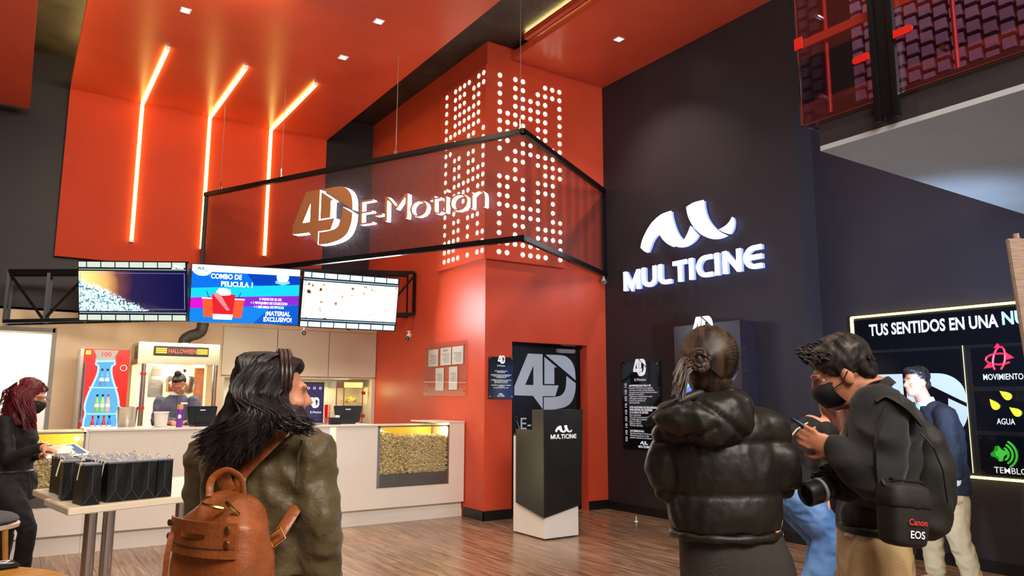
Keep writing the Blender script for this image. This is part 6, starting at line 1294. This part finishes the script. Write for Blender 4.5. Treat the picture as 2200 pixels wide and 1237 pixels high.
c = B(); c.loft([ring(W(1986, 852), bf, bs, .062, .066), ring(W(1990, 872), bf, bs, .072, .078)]); blob(c, 'shirt_collar', 'shirt_pale', t5, .008, 2)
B().tube([W(1972, 868, -.03), W(1968, 900, -.05), W(1970, 940, -.05)], [(.02, .006)]*3, 8).build('shirt_front', mat('shirt_blue', srgb(130, 170, 214), .6), t5)
c = B(); limb(c, [W(2050, 1018, -.17), W(2053, 1036, -.16)], [.048, .046]); blob(c, 'shirt_cuff', 'shirt_pale', t5, .008, 2)
k = B(); k.loft([ring(W(2028, 1030), bf, bs, .125, .175), ring(W(2032, 1075), bf, bs, .13, .185), ring(W(2036, 1110), bf, bs, .12, .17)])
for h_, k_, f_ in L5: limb(k, [h_-UP*.06, k_, f_+UP*.02], [.105, .085, .072])
blob(k, 'chinos', 'beige_chino', t5, .010, 4, folds(.009, 12, 12, 14, 0, 1, 6))
for h_, k_, f_ in L5: s_ = B(); cap(s_, f_-UP*.04, f_-UP*.052+bf*.17, .047, .036); s_.ball(f_-UP*.04, (.052, .052, .048)); blob(s_, 'shoe', 'shoe_tan', t5, .009, 2)
# ------------------------------------------------------------------ red-haired person reading a sheet
D6 = 5.2; W = lambda x, y, dy=0.0: wh(x, y, D6+dy)
t6 = person('person with dark red hair and a face mask reading a sheet by the popcorn window', 20, 1250, D6)
fc = (_rh*.95-_fh*.05-UP*.30).normalized(); hu = (UP+_rh*.28).normalized(); bf = (_rh*.97-_fh*.2).normalized(); bs = (-_fh*.97-_rh*.2).normalized()
hc = W(66, 852); b = B(); q6, R6, *_ = head(b, hc, fc, hu)
limb(b, [hc-hu*.06-fc*.02, W(36, 893)], [.046, .052]); pv = W(26, 1025)
b.loft([ring(W(28, 900), bf, bs, .075, .13), ring(W(34, 935), bf, bs, .10, .15), ring(W(26, 985), bf, bs, .085, .125), ring(pv, bf, bs, .085, .135)])
sN, eN, wN = W(12, 908, -.14), W(18, 985, -.19), W(92, 962, -.19); sF, eF, wF = W(30, 905, .15), W(40, 985, .17), W(88, 978, .05)
limb(b, [sN, eN, wN], [.046, .038, .027]); limb(b, [sF, eF, wF], [.046, .038, .027]); hand(b, wN, _rh*.95-UP*.25, -UP, .45, -1, .95); hand(b, wF, _rh*.95-UP*.1, UP, .5, 1, .95)
L6 = []
for sg, kx, ax_ in ((1, 58, 40), (-1, 12, -10)):
    h_ = pv+bs*.085*sg; a_ = wh(ax_, 1260, D6-.08*sg); a_ = Vector((a_.x, a_.y, .09)); k_ = W(kx, 1135, -.08*sg); L6.append((h_, k_, a_)); limb(b, [h_, k_, a_], [.062, .040, .030]); cap(b, a_-UP*.04, a_-UP*.055+bf*.14, .036, .028)
body = blob(b, 'body', 'skin_warm', t6, .007, 2); eyes(q6, body); mask(q6, t6, R6); glasses(q6, t6)
j = B(); n = 26; j.loft([ring(W(24, 893), bf, bs, .075, .13, n), ring(W(30, 915), bf, bs, .095, .155, n), ring(W(36, 942), bf, bs, .105, .155, n), ring(W(26, 985), bf, bs, .088, .135, n), ring(W(24, 1022), bf, bs, .108, .165, n), ring(W(24, 1034), bf, bs, .108, .165, n)])
limb(j, [sN, eN, wN-_rh*.015], [.052, .043, .033]); limb(j, [sF, eF, wF-_rh*.015], [.052, .042, .033]); blob(j, 'long_sleeve_top', 'black_jersey', t6, .009, 4, folds(.006, 12, 12, 14, 0, 1, 4))
k = B(); k.loft([ring(W(24, 1012), bf, bs, .104, .158), ring(W(25, 1050), bf, bs, .114, .17), ring(W(27, 1075), bf, bs, .10, .155)])
for h_, k_, a_ in L6: limb(k, [h_-UP*.04, h_.lerp(k_, .55), k_, k_.lerp(a_, .5), a_+UP*.05], [.098, .080, .058, .052, .042])
blob(k, 'black_jeans', 'jean_black', t6, .010, 4, folds(.006, 16, 16, 16, 0, 1, 9))
for h_, k_, a_ in L6: s_ = B(); cap(s_, a_-UP*.04, a_-UP*.052+bf*.15, .044, .034); blob(s_, 'shoe', 'black_matte', t6, .009, 2)
B().tube([p for p in ring(W(24, 1012), bf, bs, .100, .158, 30)], .012, 6, True).build('belt', 'black_satin', t6, smooth=True)
h = B(); h.ball(q6(0, -.025, .04), (.085, .100, .090), R6); h.ball(q6(0, -.06, -.04), (.082, .065, .08), R6); h.loft([ring(W(48, 860), bf, bs, .085, .10), ring(W(40, 890), bf, bs, .085, .10), ring(W(50, 915, -.05), bf, bs, .05, .05)])
hair = blob(h, 'hair', 'hair_red', t6, .009, 3, folds(.006, 30, 30, 8))
def path6(rnd, i):
    a = rnd.uniform(-1, 1); s_ = q6(.08*a, rnd.uniform(-.09, .06), .115-.05*abs(a))
    if i % 3: e = W(66+rnd.uniform(-16, 14), 905+rnd.uniform(-10, 22), -.12-rnd.uniform(0, .03))
    else: e = W(rnd.uniform(-6, 40), 885+rnd.uniform(-20, 25), rnd.uniform(-.12, .12))
    m_ = s_.lerp(e, .35)-fc*.03+bs*.05*(1 if i % 3 else a); return [Vector(v) for v in smooth_side([tuple(s_), tuple(m_), tuple(m_.lerp(e, .55)+_rh*rnd.uniform(-.012, .012)), tuple(e)], 5)]
strands('long_locks', hair, 'hair_red', None, path6, 420, .0036, 41)
B().tube([q6(.03, -.1, .10), q6(.06, -.09, .09), q6(.082, -.06, .06)], .006, 6).build('hair_clip', 'white_plastic', t6)
pa = thing('paper_sheet', 'printed white sheet held by the red-haired person', 'paper', W(140, 970, -.1))
pA, pB, pC, pD = W(85, 962, -.12), W(160, 951, -.06), W(200, 976, -.20), W(100, 985, -.28); nn_ = (pB-pA).cross(pD-pA).normalized()
b = B(); b.loft([[pA, pB, pC, pD], [p+nn_*.0012 for p in (pA, pB, pC, pD)]]); b.build('sheet', 'paper', pa); up_ = nn_ if nn_.z > 0 else -nn_
bl = lambda a, c: (pA.lerp(pB, a)).lerp(pD.lerp(pC, a), c)
b = B(); b.add([bl(.72, .1)+up_*.0022, bl(.93, .1)+up_*.0022, bl(.93, .85)+up_*.0022, bl(.72, .85)+up_*.0022], [(0, 1, 2, 3)]); b.build('blue_panel', mat('print_blue', srgb(90, 120, 170), .6), pa)
b = B()
for k_ in range(7): b.add([bl(.2, .12+.11*k_)+up_*.0022, bl(.6-.05*(k_ % 3), .12+.11*k_)+up_*.0022, bl(.6-.05*(k_ % 3), .15+.11*k_)+up_*.0022, bl(.2, .15+.11*k_)+up_*.0022], [(0, 1, 2, 3)])
b.build('text_lines', 'grey_plastic', pa, kind='stuff')
# ------------------------------------------------------------------ attendant behind the counter
D7 = 8.55; W = lambda x, y, dy=0.0: wh(x, y-9, D7+dy)
t7 = person('attendant with hair in a bun, glasses and a navy zip jacket behind the counter', 382, 900, D7)
fc = (-_fh*.80+_rh*.20-UP*.52).normalized(); hu = (UP-_fh*.5).normalized(); bf = (-_fh*.97+_rh*.2).normalized(); bs = (-_rh*.97-_fh*.2).normalized()
hc = W(385, 836); b = B(); q7, R7, *_ = head(b, hc, fc, hu)
limb(b, [hc-hu*.06-fc*.02, W(380, 862, .03)], [.05, .056]); pv = W(380, 965, .05)
b.loft([ring(W(380, 870, .04), bs, bf, .15, .08), ring(W(380, 900, .04), bs, bf, .16, .10), ring(pv, bs, bf, .16, .11), ring(pv-UP*.3, bs, bf, .17, .12)])
sR, eR, wR = W(345, 872, .04), W(336, 915, -.02), W(372, 916, -.24); sL, eL, wL = W(416, 872, .04), W(424, 912, -.02), W(408, 914, -.24)
limb(b, [sR, eR, wR], [.048, .04, .028]); limb(b, [sL, eL, wL], [.048, .04, .028]); hand(b, wR, -_fh*.8+_rh*.5, -UP, .5, 1); hand(b, wL, -_fh*.8-_rh*.3, -UP, .5, -1)
legs(b, pv-UP*.3, bs, D7, bf)
body = blob(b, 'body', 'skin_tan', t7, .008, 2); eyes(q7, body); glasses(q7, t7)
h = B(); h.ball(q7(0, -.028, .045), (.078, .092, .082), R7); h.ball(q7(0, -.03, .135), (.038, .038, .034), R7); h.ball(q7(0, .035, .09), (.055, .045, .025), R7); blob(h, 'hair', 'hair_black', t7, .008, 3, folds(.004, 50, 50, 20))
j = B(); n = 26; j.loft([ring(W(380, 855, .03), bs, bf, .07, .07, n), ring(W(380, 866, .04), bs, bf, .14, .09, n), ring(W(380, 885, .04), bs, bf, .195, .12, n), ring(W(380, 920, .04), bs, bf, .185, .13, n), ring(W(380, 975, .05), bs, bf, .185, .14, n)])
limb(j, [sR, eR, wR+_fh*.03], [.072, .062, .046]); limb(j, [sL, eL, wL+_fh*.03], [.072, .062, .046]); jk = blob(j, 'zip_jacket', 'fleece_navy', t7, .010, 4, folds(.009, 12, 12, 12, 0, 1, 3))
c = B(); c.loft([ring(W(380, 850, .02), bs, bf, .062, .062), ring(W(380, 858, .02), bs, bf, .075, .078)]); blob(c, 'shirt_collar', 'shirt_pale', t7, .008, 2)
B().tube([W(381, 861, -.075), W(381, 880, -.10), W(381, 910, -.11)], .004, 6).build('zip', 'chrome', jk)
b = B(); p_ = W(396, 875, -.085); b.obox(p_, (.07, .02, .004), -bs, UP).build('chest_logo', 'print_white', jk)
k = B(); k.loft([ring(pv, bs, bf, .165, .12), ring(pv-UP*.3, bs, bf, .18, .13)])
for sg in (-1, 1): h_ = pv-UP*.3+bs*.08*sg; limb(k, [h_, Vector((h_.x, h_.y, .12))], [.095, .06])
blob(k, 'trousers', 'black_jersey', t7, .012, 3)
